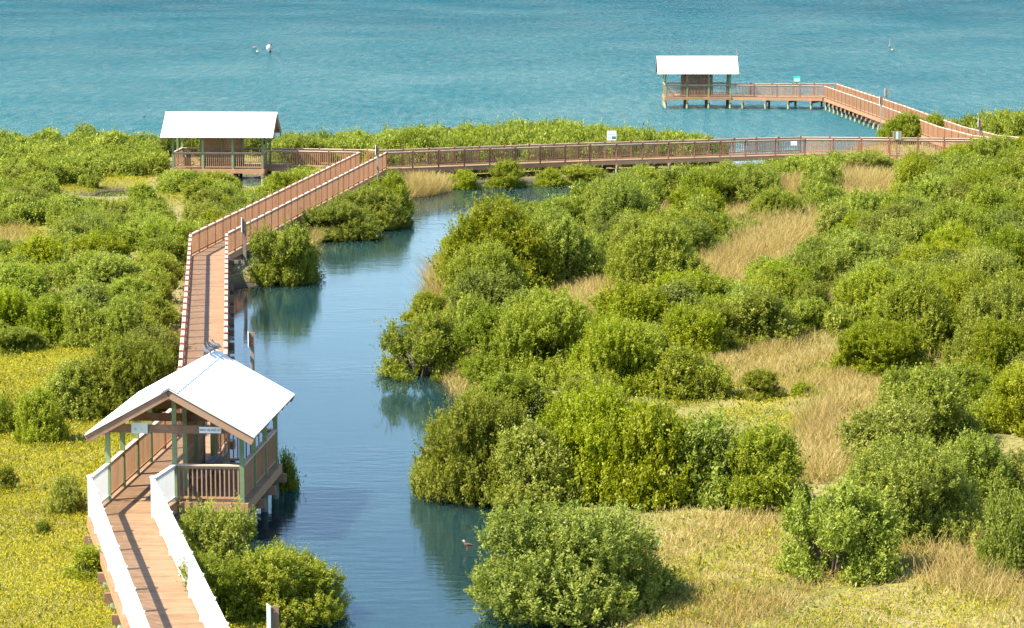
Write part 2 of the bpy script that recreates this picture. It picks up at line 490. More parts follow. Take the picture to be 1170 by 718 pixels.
def deck_run(parent, segs, z=DECK, board=0.145, edge='rail', inset=0.06):
    """segs: list of (L0, R0, L1, R1) corners; planks across, plus fascia beams on both sides"""
    dk, fs = MB(), MB()
    for (L0, R0, L1, R1) in segs:
        L0, R0, L1, R1 = [Vector((p[0], p[1], z)) for p in (L0, R0, L1, R1)]
        w = (R0 - L0).normalized() * 0.09
        w1 = (R1 - L1).normalized() * 0.09
        l0, r0, l1, r1 = L0 - w, R0 + w, L1 - w1, R1 + w1
        n = max(1, round(max((L1 - L0).length, (R1 - R0).length) / board))
        dn = Vector((0, 0, -0.035))
        for i in range(n):
            t0, t1 = (i + 0.02) / n, (i + 0.96) / n
            a, b, c, d = l0.lerp(l1, t0), r0.lerp(r1, t0), r0.lerp(r1, t1), l0.lerp(l1, t1)
            dk.hexa([a + dn, b + dn, c + dn, d + dn], [a, b, c, d], random.random())
        for s0, s1, off in ((l0, l1, -1), (r0, r1, 1)):
            o = Vector((0, 0, -0.165))
            ww = (w * off).normalized() * 0.024
            fs.bar(s0 + o - ww, s1 + o - ww, 0.045, 0.25)
        fs.bar(l0.lerp(r0, 0.5) + Vector((0, 0, -0.17)), l1.lerp(r1, 0.5) + Vector((0, 0, -0.17)), 0.08, 0.22)
    d_ = dk.build('deck', M['deck'], parent)
    f_ = fs.build('edge_beam', M[edge], parent)
    return d_, f_

def bents(parent, segs, spacing, z=DECK, out=0.22, skip=lambda c: False):
    """cap beams with two piles under the deck"""
    for (L0, R0, L1, R1) in segs:
        L0, R0, L1, R1 = [Vector((p[0], p[1], 0)) for p in (L0, R0, L1, R1)]
        L = (L1 - L0).length
        n = max(1, round(L / spacing))
        for i in range(n):
            t = (i + 0.5) / n
            a, b = L0.lerp(L1, t), R0.lerp(R1, t)
            d = (b - a).normalized()
            cb = MB()
            zc = z - 0.42
            cb.bar(a - d * (0.09 + out) + Vector((0, 0, zc)), b + d * (0.09 + out) + Vector((0, 0, zc)), 0.15, 0.24)
            cb.build('cap_beam', M['timber'], parent)
            for q in (a - d * 0.02, b + d * 0.02):
                pb = MB()
                pb.tube([q + Vector((0, 0, -0.9)), q + Vector((0, 0, z - 0.54))], 0.105, 8)
                pb.build('pile', M['pile'], parent)

def boardwalk(label, group, segs, rails, bent=3.0, edge='rail', cat='boardwalk', out=0.22):
    c = sum((Vector((*s[0][:2], 0)) for s in segs), Vector()) / len(segs)
    root = empty('boardwalk', (c.x, c.y, 0), label, cat, group)
    deck_run(root, segs, edge=edge)
    for r in rails:
        railing(root, **r)
    if bent: bents(root, segs, bent, out=out)
    return root

T = DECK + RH
def tp(px, py): return at(px, py, T)[:2]
def bp_(px, py): return at(px, py, DECK)[:2]

# shelters first: their corners tie the walks together
PL, PW = 5.8, 3.8
class Frame:
    def __init__(self, O, ang):
        self.O = Vector((*O, DECK))
        self.U = Vector((math.cos(ang), math.sin(ang), 0))
    def set(self, V): self.V = Vector((*V, 0)).normalized(); return self
    def P(self, u, v, z=0.0):
        return self.O + self.U * u + self.V * v + Vector((0, 0, z))

F1 = Frame((-11.35, 81.07), math.atan2(5.77, 0.47)); F1.V = Vector((F1.U.y, -F1.U.x, 0))
F2 = Frame((-21.70, 192.62), R(-2.6)); F2.V = Vector((F2.U.y, -F2.U.x, 0))
F3 = Frame((13.80, 263.5), 0.0); F3.V = Vector((0, 1, 0))

# --- white railed ramp in the foreground
rl = [at(x, y, DECK) for x, y in ((103, 590), (143, 700.8))]
rr = [at(x, y, DECK) for x, y in ((175, 591), (224.6, 697.7))]
dl, dr = (rl[1] - rl[0]), (rr[1] - rr[0])
el, er = rl[0] + dl * 2.2, rr[0] + dr * 2.2
p1l, p1c = F1.P(-0.02, 0), F1.P(-0.02, PW / 2)
segs = [(p1l, p1c, rl[0], rr[0]), (rl[0], rr[0], el, er)]
boardwalk('boardwalk ramp with white railings leading down from the nearest shelter', None, segs,
          [dict(pts=[p1l, rl[0]], spacing=2.5, style='white', start=False), dict(pts=[rl[0], el], spacing=2.33, style='white', start=False),
           dict(pts=[p1c, rr[0]], spacing=2.8, style='white', start=False), dict(pts=[rr[0], er], spacing=2.33, style='white', start=False)],
          bent=2.33, out=0.14)
# --- straight walk behind the nearest shelter
a0, b0 = F1.P(PL + 0.10, 0), F1.P(PL + 0.10, PW / 2)
aL = [at(203, 499.6, DECK), at(218, 293, DECK)]
aR = [at(257.6, 505, DECK), at(259.3, 292, DECK)]
boardwalk('straight brown boardwalk run from the nearest shelter to the bend above the creek', None,
          [(a0, b0, aL[0], aR[0]), (aL[0], aR[0], aL[1], aR[1])],
          [dict(pts=[a0, aL[0], aL[1]], spacing=1.83, style='brown', start=False), dict(pts=[b0, aR[0], aR[1]], spacing=1.83, style='brown', start=False)], bent=3.6)
# --- slanting walk up to the long walk
bL = [aL[1], Vector((*tp(411, 173.7), DECK))]
bR = [aR[1], Vector((*tp(441.7, 173.9), DECK))]
dv = (bL[1] - bL[0]).normalized() * 0.10
dw = (bR[1] - bR[0]).normalized() * 0.10
boardwalk('slanting brown boardwalk run from the creek bend up to the long cross walk', None,
          [(bL[0] + dv, bR[0] + dw, bL[1] - dv, bR[1] - dw)],
          [dict(pts=bL, spacing=1.83, style='brown', start=False), dict(pts=bR, spacing=1.83, style='brown', start=False)], bent=3.6)

def offset(pts, w):
    res = []
    for i, p in enumerate(pts):
        d0 = (Vector(pts[min(i + 1, len(pts) - 1)]) - Vector(pts[max(i - 1, 0)])); d0.normalize()
        res.append(Vector((p[0] - d0.y * w, p[1] + d0.x * w)))
    return res

# --- long cross walk: west stub to the gazebo, then east
c_start = F2.P(PL + 0.10, PW / 2); c_back = F2.P(PL + 0.10, 0)
nearC = [Vector(c_start[:2]), Vector(tp(411, 173.7)), Vector(tp(441.7, 174.3))]
nearE = [Vector(tp(441.7, 174.3)), Vector(tp(674, 165.9)), Vector(tp(852, 161)), Vector(tp(920, 159.0)), Vector(tp(1049, 160.0)), Vector(tp(1170, 161.5)), Vector((47, 196.5))]
allC = nearC + nearE[1:]
farC = offset(allC, 1.95); farC[0] = Vector(c_back[:2])
segsC = [(farC[i], allC[i], farC[i + 1], allC[i + 1]) for i in range(len(allC) - 1)]
boardwalk('long brown boardwalk crossing the picture behind the creek', None, segsC,
          [dict(pts=[nearC[0], nearC[1]], spacing=1.9, style='brown', start=False), dict(pts=nearE, spacing=1.86, style='brown'),
           dict(pts=farC, spacing=1.86, style='brown', start=False)], bent=3.6)

# --- pier out into the bay
Dn = [Vector(tp(942, 98.2)), Vector(tp(1007, 120.6)), Vector(tp(1072, 144.5)), Vector(tp(1112, 154.8))]
Df = [Vector(tp(955.7, 95.8)), Vector(tp(1041.4, 126.2)), Vector(tp(1074, 137.4)), Vector(tp(1116, 147))]
# even out the far side from the near one
Df2 = offset(Dn, 1.75)
Df2[0] = Df[0]
e_end = Vector((33.2, 201.2)); e_end2 = Vector((34.95, 201.6))
Dn.append(e_end); Df2.append(e_end2)
segsD = [(Df2[i], Dn[i], Df2[i + 1], Dn[i + 1]) for i in range(len(Dn) - 1)]
boardwalk('long slanting brown pier run reaching out over the bay on the right', None, segsD,
          [dict(pts=Dn, spacing=1.83, style='brown'), dict(pts=Df2, spacing=1.83, style='brown')], bent=2.4)
e0n, e0f = F3.P(PL + 0.10, 0), F3.P(PL + 0.10, PW / 2)
gE = 0.12
e1n, e1f = Dn[0] + Vector((-gE, 0.03)), Df2[0] + Vector((-gE, 0.03))
boardwalk('short brown pier run along the water to the farthest shelter', None, [(e0f, e0n, e1f, e1n)],
          [dict(pts=[e0n, e1n], spacing=1.9, style='brown', start=False, end=False), dict(pts=[e0f, e1f], spacing=1.9, style='brown', start=False, end=False)], bent=2.4)

# ------------------------------------------------------------------ shelters
def shelter(fr, label, he, hr, walk_open=(True, True), tie=True):
    c = fr.P(PL / 2, PW / 2)
    root = empty('open_shelter', (c.x, c.y, 0), label, 'shelter', 'white roofed bird shelters')
    U, V = fr.U, fr.V
    ov, og = 0.45, 0.70
    half = PW / 2 + ov
    slope = (hr - he) / half
    def rz(v):            # underside of the roof sheet
        return hr - abs(v - PW / 2) * slope - 0.05
    # deck
    dk, eb = MB(), MB()
    n = round((PL + 0.16) / 0.145)
    for i in range(n):
        u0, u1 = -0.08 + (PL + 0.16) * (i + 0.02) / n, -0.08 + (PL + 0.16) * (i + 0.96) / n
        q = [fr.P(u0, -0.14), fr.P(u0, PW + 0.14), fr.P(u1, PW + 0.14), fr.P(u1, -0.14)]
        if U.cross(V).z > 0: q = [q[0], q[3], q[2], q[1]]
        dn = Vector((0, 0, -0.035))
        dk.hexa([x + dn for x in q], q, random.random())
    for v in (-0.14 - 0.024, PW + 0.14 + 0.024, PW / 2):
        eb.bar(fr.P(-0.08, v, -0.14), fr.P(PL + 0.08, v, -0.14), 0.045, 0.27)
    for u, v0, v1 in ((-0.105, PW / 2 + 0.12, PW + 0.18), (PL + 0.105, PW / 2 + 0.12, PW + 0.18)):
        eb.bar(fr.P(u, v0, -0.14), fr.P(u, v1, -0.14), 0.045, 0.27)
    if not walk_open[0]:
        eb.bar(fr.P(-0.105, -0.18, -0.14), fr.P(-0.105, PW / 2 + 0.1, -0.14), 0.045, 0.27)
    dk.build('deck', M['deck'], root); eb.build('edge_beam', M['rail'], root)
    # posts
    us = [0, PL / 3, 2 * PL / 3, PL]
    spots = [(u, 0) for u in us] + [(u, PW) for u in us]
    for u, v in spots:
        mb = MB(); mb.bar(fr.P(u, v, -0.30), fr.P(u, v, rz(0) - 0.24), 0.13, 0.13); mb.build('post', M['green'], root)
    for u in (0, PL):
        mb = MB(); mb.bar(fr.P(u, PW / 2, -0.30), fr.P(u, PW / 2, rz(PW / 2) - 0.26), 0.13, 0.13); mb.build('post', M['green'], root)
    # piles and cross beams below the deck
    for u in us:
        mb = MB(); mb.bar(fr.P(u, -0.32, -0.42), fr.P(u, PW + 0.32, -0.42), 0.16, 0.26); mb.build('cap_beam', M['timber'], root)
        for v in (0.02, PW / 2, PW - 0.02):
            mb = MB(); q = fr.P(u, v)
            mb.tube([(q.x, q.y, -0.9), (q.x, q.y, DECK - 0.55)], 0.11, 8); mb.build('pile', M['pile'], root)
    # middle screen wall
    w0, w1 = PL / 2 - 1.38, PL / 2 + 1.38
    wm = MB()
    zt = 2.28
    nb = 15
    for i in range(nb):
        z0 = 0.06 + (zt - 0.06) * i / nb; z1 = 0.06 + (zt - 0.06) * (i + 0.93) / nb
        wm.bar(fr.P(w0 + 0.06, PW / 2, (z0 + z1) / 2), fr.P(w1 - 0.06, PW / 2, (z0 + z1) / 2), 0.045, z1 - z0)
    wo = wm.build('screen_wall', M['wall'], root)
    for u in (w0, PL / 2, w1):
        mb = MB()
        if u == PL / 2:
            mb.bar(fr.P(u, PW / 2 - 0.06, 0), fr.P(u, PW / 2 - 0.06, zt + 0.1), 0.10, 0.055)
            mb.bar(fr.P(u, PW / 2 + 0.06, 0), fr.P(u, PW / 2 + 0.06, zt + 0.1), 0.10, 0.055)
        else:
            mb.bar(fr.P(u, PW / 2, 0), fr.P(u, PW / 2, rz(PW / 2) - 0.26), 0.12, 0.12)
        mb.build('wall_post', M['green'], wo)
    # beams
    for v in (0, PW):
        mb = MB(); zz = rz(0) - 0.13
        mb.bar(fr.P(-og + 0.10, v, zz), fr.P(PL + og - 0.10, v, zz), 0.14, 0.22); mb.build('eave_beam', M['timber'], root)
    mb = MB(); mb.bar(fr.P(-og + 0.06, PW / 2, rz(PW / 2) - 0.17), fr.P(PL + og - 0.06, PW / 2, rz(PW / 2) - 0.17), 0.12, 0.24); mb.build('ridge_beam', M['timber'], root)
    for u, s in ((0, -1), (PL / 3, -1), (2 * PL / 3, 1), (PL, 1)):
        mb = MB(); zz = rz(0) - 0.14
        mb.bar(fr.P(u + s * 0.10, 0.072, zz), fr.P(u + s * 0.10, PW - 0.072, zz), 0.06, 0.23); mb.build('tie_beam', M['timber'], root)
    # rafters
    for i in range(9):
        u = -og + 0.03 + (PL + 2 * og - 0.06) * i / 8
        end = i in (0, 8)
        for s in (-1, 1):
            mb = MB()
            va, vb = PW / 2 + s * (half - 0.01), PW / 2 + s * 0.035
            h = 0.20 if end else 0.14
            zo = h / 2 / math.cos(math.atan(slope)) + 0.004
            mb.bar(fr.P(u, va, rz(va) - zo), fr.P(u, vb, rz(vb) - zo), 0.05, h)
            mb.build('barge_board' if end else 'rafter', M['timber'], root)
    # corrugated sheets
    def sheet(s):
        mb = MB()
        u0, u1 = -og - 0.04, PL + og + 0.04
        pitch = 0.25
        n = int((u1 - u0) / pitch)
        prof = []
        for i in range(n):
            a = u0 + (u1 - u0) * i / n; w = (u1 - u0) / n
            prof += [(a, 0), (a + w * 0.62, 0), (a + w * 0.70, 0.022), (a + w * 0.90, 0.022)]
        prof.append((u1, 0))
        e = PW / 2 + s * (half + 0.04); r_ = PW / 2 + s * 0.0
        ze, zr = hr - (half + 0.04) * slope, hr
        for (ua, za), (ub, zb) in zip(prof[:-1], prof[1:]):
            pa, pb = fr.P(ua, e, ze + za), fr.P(ub, e, ze + zb)
            pc, pd = fr.P(ub, r_, zr + zb - 0.002), fr.P(ua, r_, zr + za - 0.002)
            dn = Vector((0, 0, -0.016))
            mb.quad([pa, pb, pc, pd]); mb.quad([pa + dn, pd + dn, pc + dn, pb + dn]); mb.quad([pa + dn, pb + dn, pb, pa])
        for u in (u0, u1):
            pa, pd = fr.P(u, e, ze), fr.P(u, r_, zr - 0.002); dn = Vector((0, 0, -0.03))
            mb.quad([pa, pd, pd + dn, pa + dn])
        return mb
    ro = None
    for s in (-1, 1):
        o = sheet(s).build('roof_sheet', M['roof'], root)
        ro = ro or o
    cap = MB()
    for s in (-1, 1):
        w = 0.24
        a, b = fr.P(-og - 0.06, PW / 2, hr + 0.030), fr.P(PL + og + 0.06, PW / 2, hr + 0.030)
        c2, d2 = fr.P(PL + og + 0.06, PW / 2 + s * w, hr + 0.025 - w * slope), fr.P(-og - 0.06, PW / 2 + s * w, hr + 0.025 - w * slope)
        cap.quad([a, b, c2, d2]); dn = Vector((0, 0, -0.012)); cap.quad([d2, c2, c2 + dn, d2 + dn])
    cap.build('ridge_cap', M['ridge'], ro)
    # railings (posts are the green shelter posts)
    def rr_(pts, ns): railing(root, pts=pts, spacing=2, style='green', posts=False, nsec=ns)
    rr_([fr.P(0, 0), fr.P(PL, 0)], 3)
    rr_([fr.P(0, PW), fr.P(PL, PW)], 3)
    rr_([fr.P(0, PW / 2), fr.P(0, PW)], 1)
    rr_([fr.P(PL, PW / 2), fr.P(PL, PW)], 1)
    if not walk_open[0]: rr_([fr.P(0, 0), fr.P(0, PW / 2)], 1)
    if not walk_open[1]: rr_([fr.P(PL, 0), fr.P(PL, PW / 2)], 1)
    return root

shelter(F1, 'nearest open shelter with white metal roof above the white railed ramp', 2.02, 3.32, (True, True))
shelter(F2, 'white roofed shelter among the mangroves on the left with its long side in view', 2.08, 3.52, (False, True))
shelter(F3, 'farthest white roofed shelter standing on piles out in the bay', 2.08, 3.52, (False, True))

def bench(fr, label, u0, u1, v):
    c = fr.P((u0 + u1) / 2, v)
    root = empty('bench', (c.x, c.y, DECK), label, 'bench', 'benches in the bird shelters')
    mb = MB()
    for k in range(3):
        mb.bar(fr.P(u0, v - 0.15 + 0.15 * k, 0.45), fr.P(u1, v - 0.15 + 0.15 * k, 0.45), 0.135, 0.045)
    mb.build('seat', M['bench'], root)
    for u in (u0 + 0.25, u1 - 0.25):
        mb = MB()
        mb.bar(fr.P(u, v - 0.12, 0.0), fr.P(u, v - 0.12, 0.42), 0.09, 0.09)
        mb.bar(fr.P(u, v + 0.12, 0.0), fr.P(u, v + 0.12, 0.42), 0.09, 0.09)
        mb.bar(fr.P(u, v - 0.12, 0.38), fr.P(u, v + 0.12, 0.38), 0.05, 0.08)
        mb.build('leg', M['bench'], root)
bench(F1, 'dark plank bench against the screen wall of the nearest shelter', PL / 2 - 1.7, PL / 2 + 1.5, PW / 2 + 0.42)
bench(F2, 'dark plank bench behind the railing of the shelter among the mangroves', PL / 2 - 1.5, PL / 2 + 1.5, PW / 2 + 0.42)
# trash bin at the left shelter, seen through its railing
bx = empty('bin', (0, 0, 0), 'dark bin behind the left end railing of the shelter among the mangroves', 'bin')
q = F2.P(0.55, 1.35); bx.location = q
mb = MB(); mb.tube([q, q + Vector((0, 0, 0.75))], [0.21, 0.25], 14); mb.build('bin_body', M['ink'], bx)
mb = MB(); mb.tube([q + Vector((0, 0, 0.752)), q + Vector((0, 0, 0.80)), q + Vector((0, 0, 0.85))], [0.265, 0.25, 0.12], 14); mb.build('lid', M['bench'], bx)

# ------------------------------------------------------------------ signs
def text_mesh(name, body, size, mat, origin, X, Y, parent, align='CENTER'):
    """flat lettering in the plane X (right), Y (up) with 4 mm of depth"""
    cu = bpy.data.curves.new(name, 'FONT'); cu.body = body; cu.size = size; cu.extrude = 0.002
    cu.align_x = align; cu.align_y = 'CENTER'
    tmp = bpy.data.objects.new(name, cu); COL.objects.link(tmp)
    dg = bpy.context.evaluated_depsgraph_get(); dg.update()
    me = bpy.data.meshes.new_from_object(tmp.evaluated_get(dg))
    bpy.data.objects.remove(tmp); bpy.data.curves.remove(cu)
    X, Y = Vector(X).normalized(), Vector(Y).normalized(); Zv = X.cross(Y)
    mat4 = Matrix(((X.x, Y.x, Zv.x, origin[0]), (X.y, Y.y, Zv.y, origin[1]), (X.z, Y.z, Zv.z, origin[2]), (0, 0, 0, 1)))
    me.transform(mat4); me.materials.clear(); me.materials.append(mat)
    me.name = name
    return link_mesh(name, me, parent)

def panel(mb, c, X, Y, w, h, d):
    X, Y = Vector(X).normalized(), Vector(Y).normalized()
    mb.box(c, w / 2, h / 2, d / 2, X, Y)

# two signs on the near tie beam of the nearest shelter
X1, Y1 = F1.V, Vector((0, 0, 1))
Zn = X1.cross(Y1)
zb = 2.02 - (2.02 - 2.02)
def f1sign(v, z): return F1.P(-0.175, v, z)
tz = (3.32 - PW / 2 * ((3.32 - 2.02) / (PW / 2 + 0.45)) - 0.05) - 0.14
c = f1sign(2.95, tz)
s = empty('name_sign', c, 'white name sign with black capitals on the cross beam of the nearest shelter', 'sign')
mb = MB(); panel(mb, c, X1, Y1, 0.62, 0.17, 0.03); mb.build('sign_board', M['white'], s)
text_mesh('lettering', 'BIRD BLIND #1', 0.090, M['ink'], c + Zn * 0.018, X1, Y1, s)
c = f1sign(0.95, tz + 0.03)
s = empty('notice_sign', c, 'pale notice board with a blue emblem on the cross beam of the nearest shelter', 'sign')
mb = MB(); panel(mb, c, X1, Y1, 0.46, 0.31, 0.03); mb.build('sign_board', M['cream'], s)
mb = MB()
cc = c + Zn * 0.017 - X1 * 0.12 - Vector((0, 0, 0.03))
mb.tube([cc, cc + Zn * 0.004], 0.045, 16); mb.build('emblem', M['cyan'], s)
mb = MB(); mb.box(c + Zn * 0.018 + X1 * 0.06 - Vector((0, 0, 0.03)), 0.05, 0.03, 0.002, X1, Y1); mb.build('print', M['palegreen'], s)
mb = MB()
for dx in (-0.2, 0.2): mb.box(c + Zn * 0.018 + X1 * dx + Vector((0, 0, 0.12)), 0.008, 0.008, 0.003, X1, Y1)
mb.build('screws', M['steel'], s)

def trail_marker(px, py_top, z_top, depth_xy, label, face, bw=0.34, bh=0.62, foot=-0.8, pw=0.15, bracket=None, col='white'):
    """timber post with a plank board turned sideways to the camera"""
    x, y = depth_xy
    face = math.atan2(-x, y) + face
    root = empty('marker_post', (x, y, 0), label, 'marker post', 'numbered marker posts along the walks')
    mb = MB()
    mb.bar((x, y, foot), (x, y, z_top - 0.04), pw, pw); mb.build('post', M['grey'], root, bevel=0.01)
    X = Vector((math.sin(face), -math.cos(face), 0))   # board lies along X (towards the camera side)
    nrm = Vector((-X.y, X.x, 0))
    if nrm.x > 0: nrm = -nrm
    mb = MB(); mb.box((x, y - pw / 2 - 0.018, z_top - bh / 2), pw / 2 + 0.02, 0.016, bh / 2 + 0.01); mb.build('cover_board', M['timber'], root)
    mb = MB(); c = Vector((x, y, z_top - bh / 2)) + nrm * (pw / 2 + 0.042)
    panel(mb, c, X, (0, 0, 1), bw, bh, 0.04); mb.build('back_board', M['timber'], root)
    mb = MB(); panel(mb, c + nrm * 0.028, X, (0, 0, 1), bw + 0.03, bh + 0.05, 0.012); mb.build('sign_plate', M[col], root)
    mb = MB()
    for dz in (0.12, bh - 0.12):
        q = Vector((x, y - pw / 2 - 0.034, z_top - dz)); mb.tube([q + Vector((0, 0.0, 0)), q + Vector((0, -0.015, 0))], 0.022, 8)
    mb.build('bolt', M['steel'], root)
    if bracket is not None:
        mb = MB(); b = Vector(bracket)
        mb.bar((x + 0.0, y, b.z - 0.08), (b.x, b.y, b.z - 0.08), 0.13, 0.16); mb.build('arm', M['grey'], root)
        mb = MB(); mb.bar((x - 0.1, y, b.z - 0.2), (b.x, b.y, b.z - 0.85), 0.09, 0.09); mb.build('brace', M['grey'], root)
    return root

q = at(280, 299, DECK - 0.15)
mb = MB()
trail_marker(0, 0, DECK - 0.15 + 50 / (FPX / q.y), (q.x, q.y), 'grey timber marker post bracketed off the straight boardwalk beside a bush', 0.06, bw=0.34, bh=0.62, foot=DECK - 0.3, bracket=(-13.68, q.y, DECK - 0.08))
def post_at(px, py_top, h, label, face=0.06, **kw):
    q = at(px, py_top, h)
    return trail_marker(0, 0, h, (q.x, q.y), label, face, **kw)
post_at(288, 380, 1.95, 'timber marker post standing in the creek behind the nearest shelter roof', bw=0.3, bh=0.52, foot=-0.9)
post_at(314, 692, 1.75, 'timber marker post with pale plate in the creek at the bottom edge', bw=0.36, bh=0.75, foot=-0.9, face=0.22, col='palegreen')
q = at(422, 206, 0.6)
trail_marker(0, 0, 3.0, (bR[0].lerp(bR[1], 0.885).x + 0.35, bR[0].lerp(bR[1], 0.885).y - 0.3), 'grey timber marker post beside the slanting boardwalk near the junction', 0.05, bw=0.3, bh=0.55, foot=0.1, pw=0.14)
q = Df2[0].lerp(Df2[1], 0.72)
trail_marker(0, 0, 2.9, (q.x + 0.45, q.y + 1.0), 'dark marker post standing beyond the far railing of the pier', 0.05, bw=0.3, bh=0.6, foot=-0.9, col='white')
q = Dn[1]
trail_marker(0, 0, 2.85, (q.x - 0.05, q.y - 0.4), 'grey timber marker post in the water on the near side of the pier', 0.05, bw=0.3, bh=0.6, foot=-0.9)
q = at(1120, 136, 3.0)
trail_marker(0, 0, 3.0, (q.x, q.y), 'marker post with white plate among the shore bushes at the right edge', 0.05, bw=0.36, bh=0.55, foot=0.0)

def front_sign(name, px, py_bot, zb, w, h, label, y=None, post=True, mats=('white',), tilt=0.0, wood_back=False):
    q = at(px, py_bot, zb)
    root = empty(name, (q.x, q.y, DECK), label, 'sign')
    X, Y = Vector((1, 0, 0)), Vector((0, math.sin(tilt), math.cos(tilt)))
    c = q + Y * (h / 2)
    Zf = X.cross(Y)
    mb = MB(); panel(mb, c, X, Y, w, h, 0.03); mb.build('sign_board', M[mats[0]], root)
    if post:
        mb = MB()
        mb.bar((q.x, q.y + 0.06, DECK - 0.2), (q.x, q.y + 0.06, zb + h * 0.8), 0.09, 0.05); mb.build('post', M['timber'], root)
    return root, c, X, Y, Zf
# interpretive panel above the cross walk
root, c, X, Y, Zf = front_sign('interpretive_sign', 699, 160.5, 2.22, 0.62, 0.64, 'pale blue and white picture panel above the cross walk railing', mats=('white',))
mb = MB(); panel(mb, c + Zf * 0.018 + Y * 0.21, X, Y, 0.58, 0.17, 0.004); mb.build('heading_band', M['lilac'], root)
mb = MB(); panel(mb, c + Zf * 0.018 - Y * 0.15 + X * 0.14, X, Y, 0.28, 0.20, 0.004); mb.build('picture', M['darkgreen'], root)
mb = MB()
for k in range(4): panel(mb, c + Zf * 0.018 - Y * (0.085 + 0.05 * k) - X * 0.16, X, Y, 0.22, 0.014, 0.004)
for k in range(2): panel(mb, c + Zf * 0.018 + Y * (0.08 - 0.05 * k), X, Y, 0.5, 0.014, 0.004)
mb.build('text_lines', M['darkgreen'], root)
# teal sign on the far pier
root, c, X, Y, Zf = front_sign('teal_sign', 910.5, 94.3, 2.25, 0.58, 0.56, 'small teal sign above the railing of the far pier', mats=('teal',))
mb = MB(); panel(mb, c + Zf * 0.018 - Y * 0.07, X, Y, 0.50, 0.30, 0.004); mb.build('picture', M['palegreen'], root)
mb = MB(); panel(mb, c + Zf * 0.018 - Y * 0.25, X, Y, 0.52, 0.05, 0.004); mb.build('text_line', M['darkgreen'], root)
# small white sign on the near railing
qd = at(907, 166, 1.75)
root, c, X, Y, Zf = front_sign('railing_sign', 907, 166.3, 1.78, 0.42, 0.28, 'small white sign hung on the cross walk railing above the bushes', post=False)
c0 = c
for o_ in root.children: pass
# back of a wooden box sign standing behind the cross walk
root, c, X, Y, Zf = front_sign('box_sign', 1025, 160.0, 2.12, 0.62, 0.60, 'brown framed box sign with green centre above the cross walk railing', mats=('timber',))
mb = MB(); panel(mb, c + Zf * 0.018, X, Y, 0.16, 0.52, 0.006); mb.build('stripe', M['palegreen'], root)
mb = MB()
for s_ in (-1, 1): panel(mb, c + Zf * 0.02 + X * s_ * 0.24, X, Y, 0.10, 0.60, 0.03)
mb.build('frame', M['grey'], root)

# ------------------------------------------------------------------ birds, person, floats
def skin(name, verts, edges, radii, mat, parent=None, sub=1, root=0):
    me = bpy.data.meshes.new(name)
    me.from_pydata([tuple(v) for v in verts], edges, [])
    o = bpy.data.objects.new(name, me); COL.objects.link(o)
    md = o.modifiers.new('skin', 'SKIN')
    sl = me.skin_vertices[0].data
    for i, r in enumerate(radii):
        sl[i].radius = (r, r) if not hasattr(r, '__len__') else r
        sl[i].use_root = (i == root)
    if sub:
        sm = o.modifiers.new('sub', 'SUBSURF'); sm.levels = sub; sm.render_levels = sub
    dg = bpy.context.evaluated_depsgraph_get(); dg.update()
    m2 = bpy.data.meshes.new_from_object(o.evaluated_get(dg))
    bpy.data.objects.remove(o); bpy.data.meshes.remove(me)
    m2.name = name
    m2.materials.clear(); m2.materials.append(mat)
    m2.polygons.foreach_set('use_smooth', np.ones(len(m2.polygons), bool))
    return link_mesh(name, m2, parent)

M['pigeon'] = plain('pigeon_feather', (0.07, 0.075, 0.085), 0.6, 0.5, scale=14)
M['pigeon2'] = plain('dark_feather', (0.03, 0.025, 0.028), 0.5, 0.5, scale=14)
M['beak'] = plain('beak', (0.16, 0.13, 0.10), 0.5)
M['rufous'] = plain('rufous_feather', (0.28, 0.10, 0.045), 0.7, 0.35, scale=20)
M['buff'] = plain('buff_feather', (0.55, 0.47, 0.38), 0.7, 0.15, scale=20)
M['leg'] = plain('orange_leg', (0.45, 0.26, 0.10), 0.6)
M['black'] = plain('black_feather', (0.03, 0.028, 0.026), 0.6)

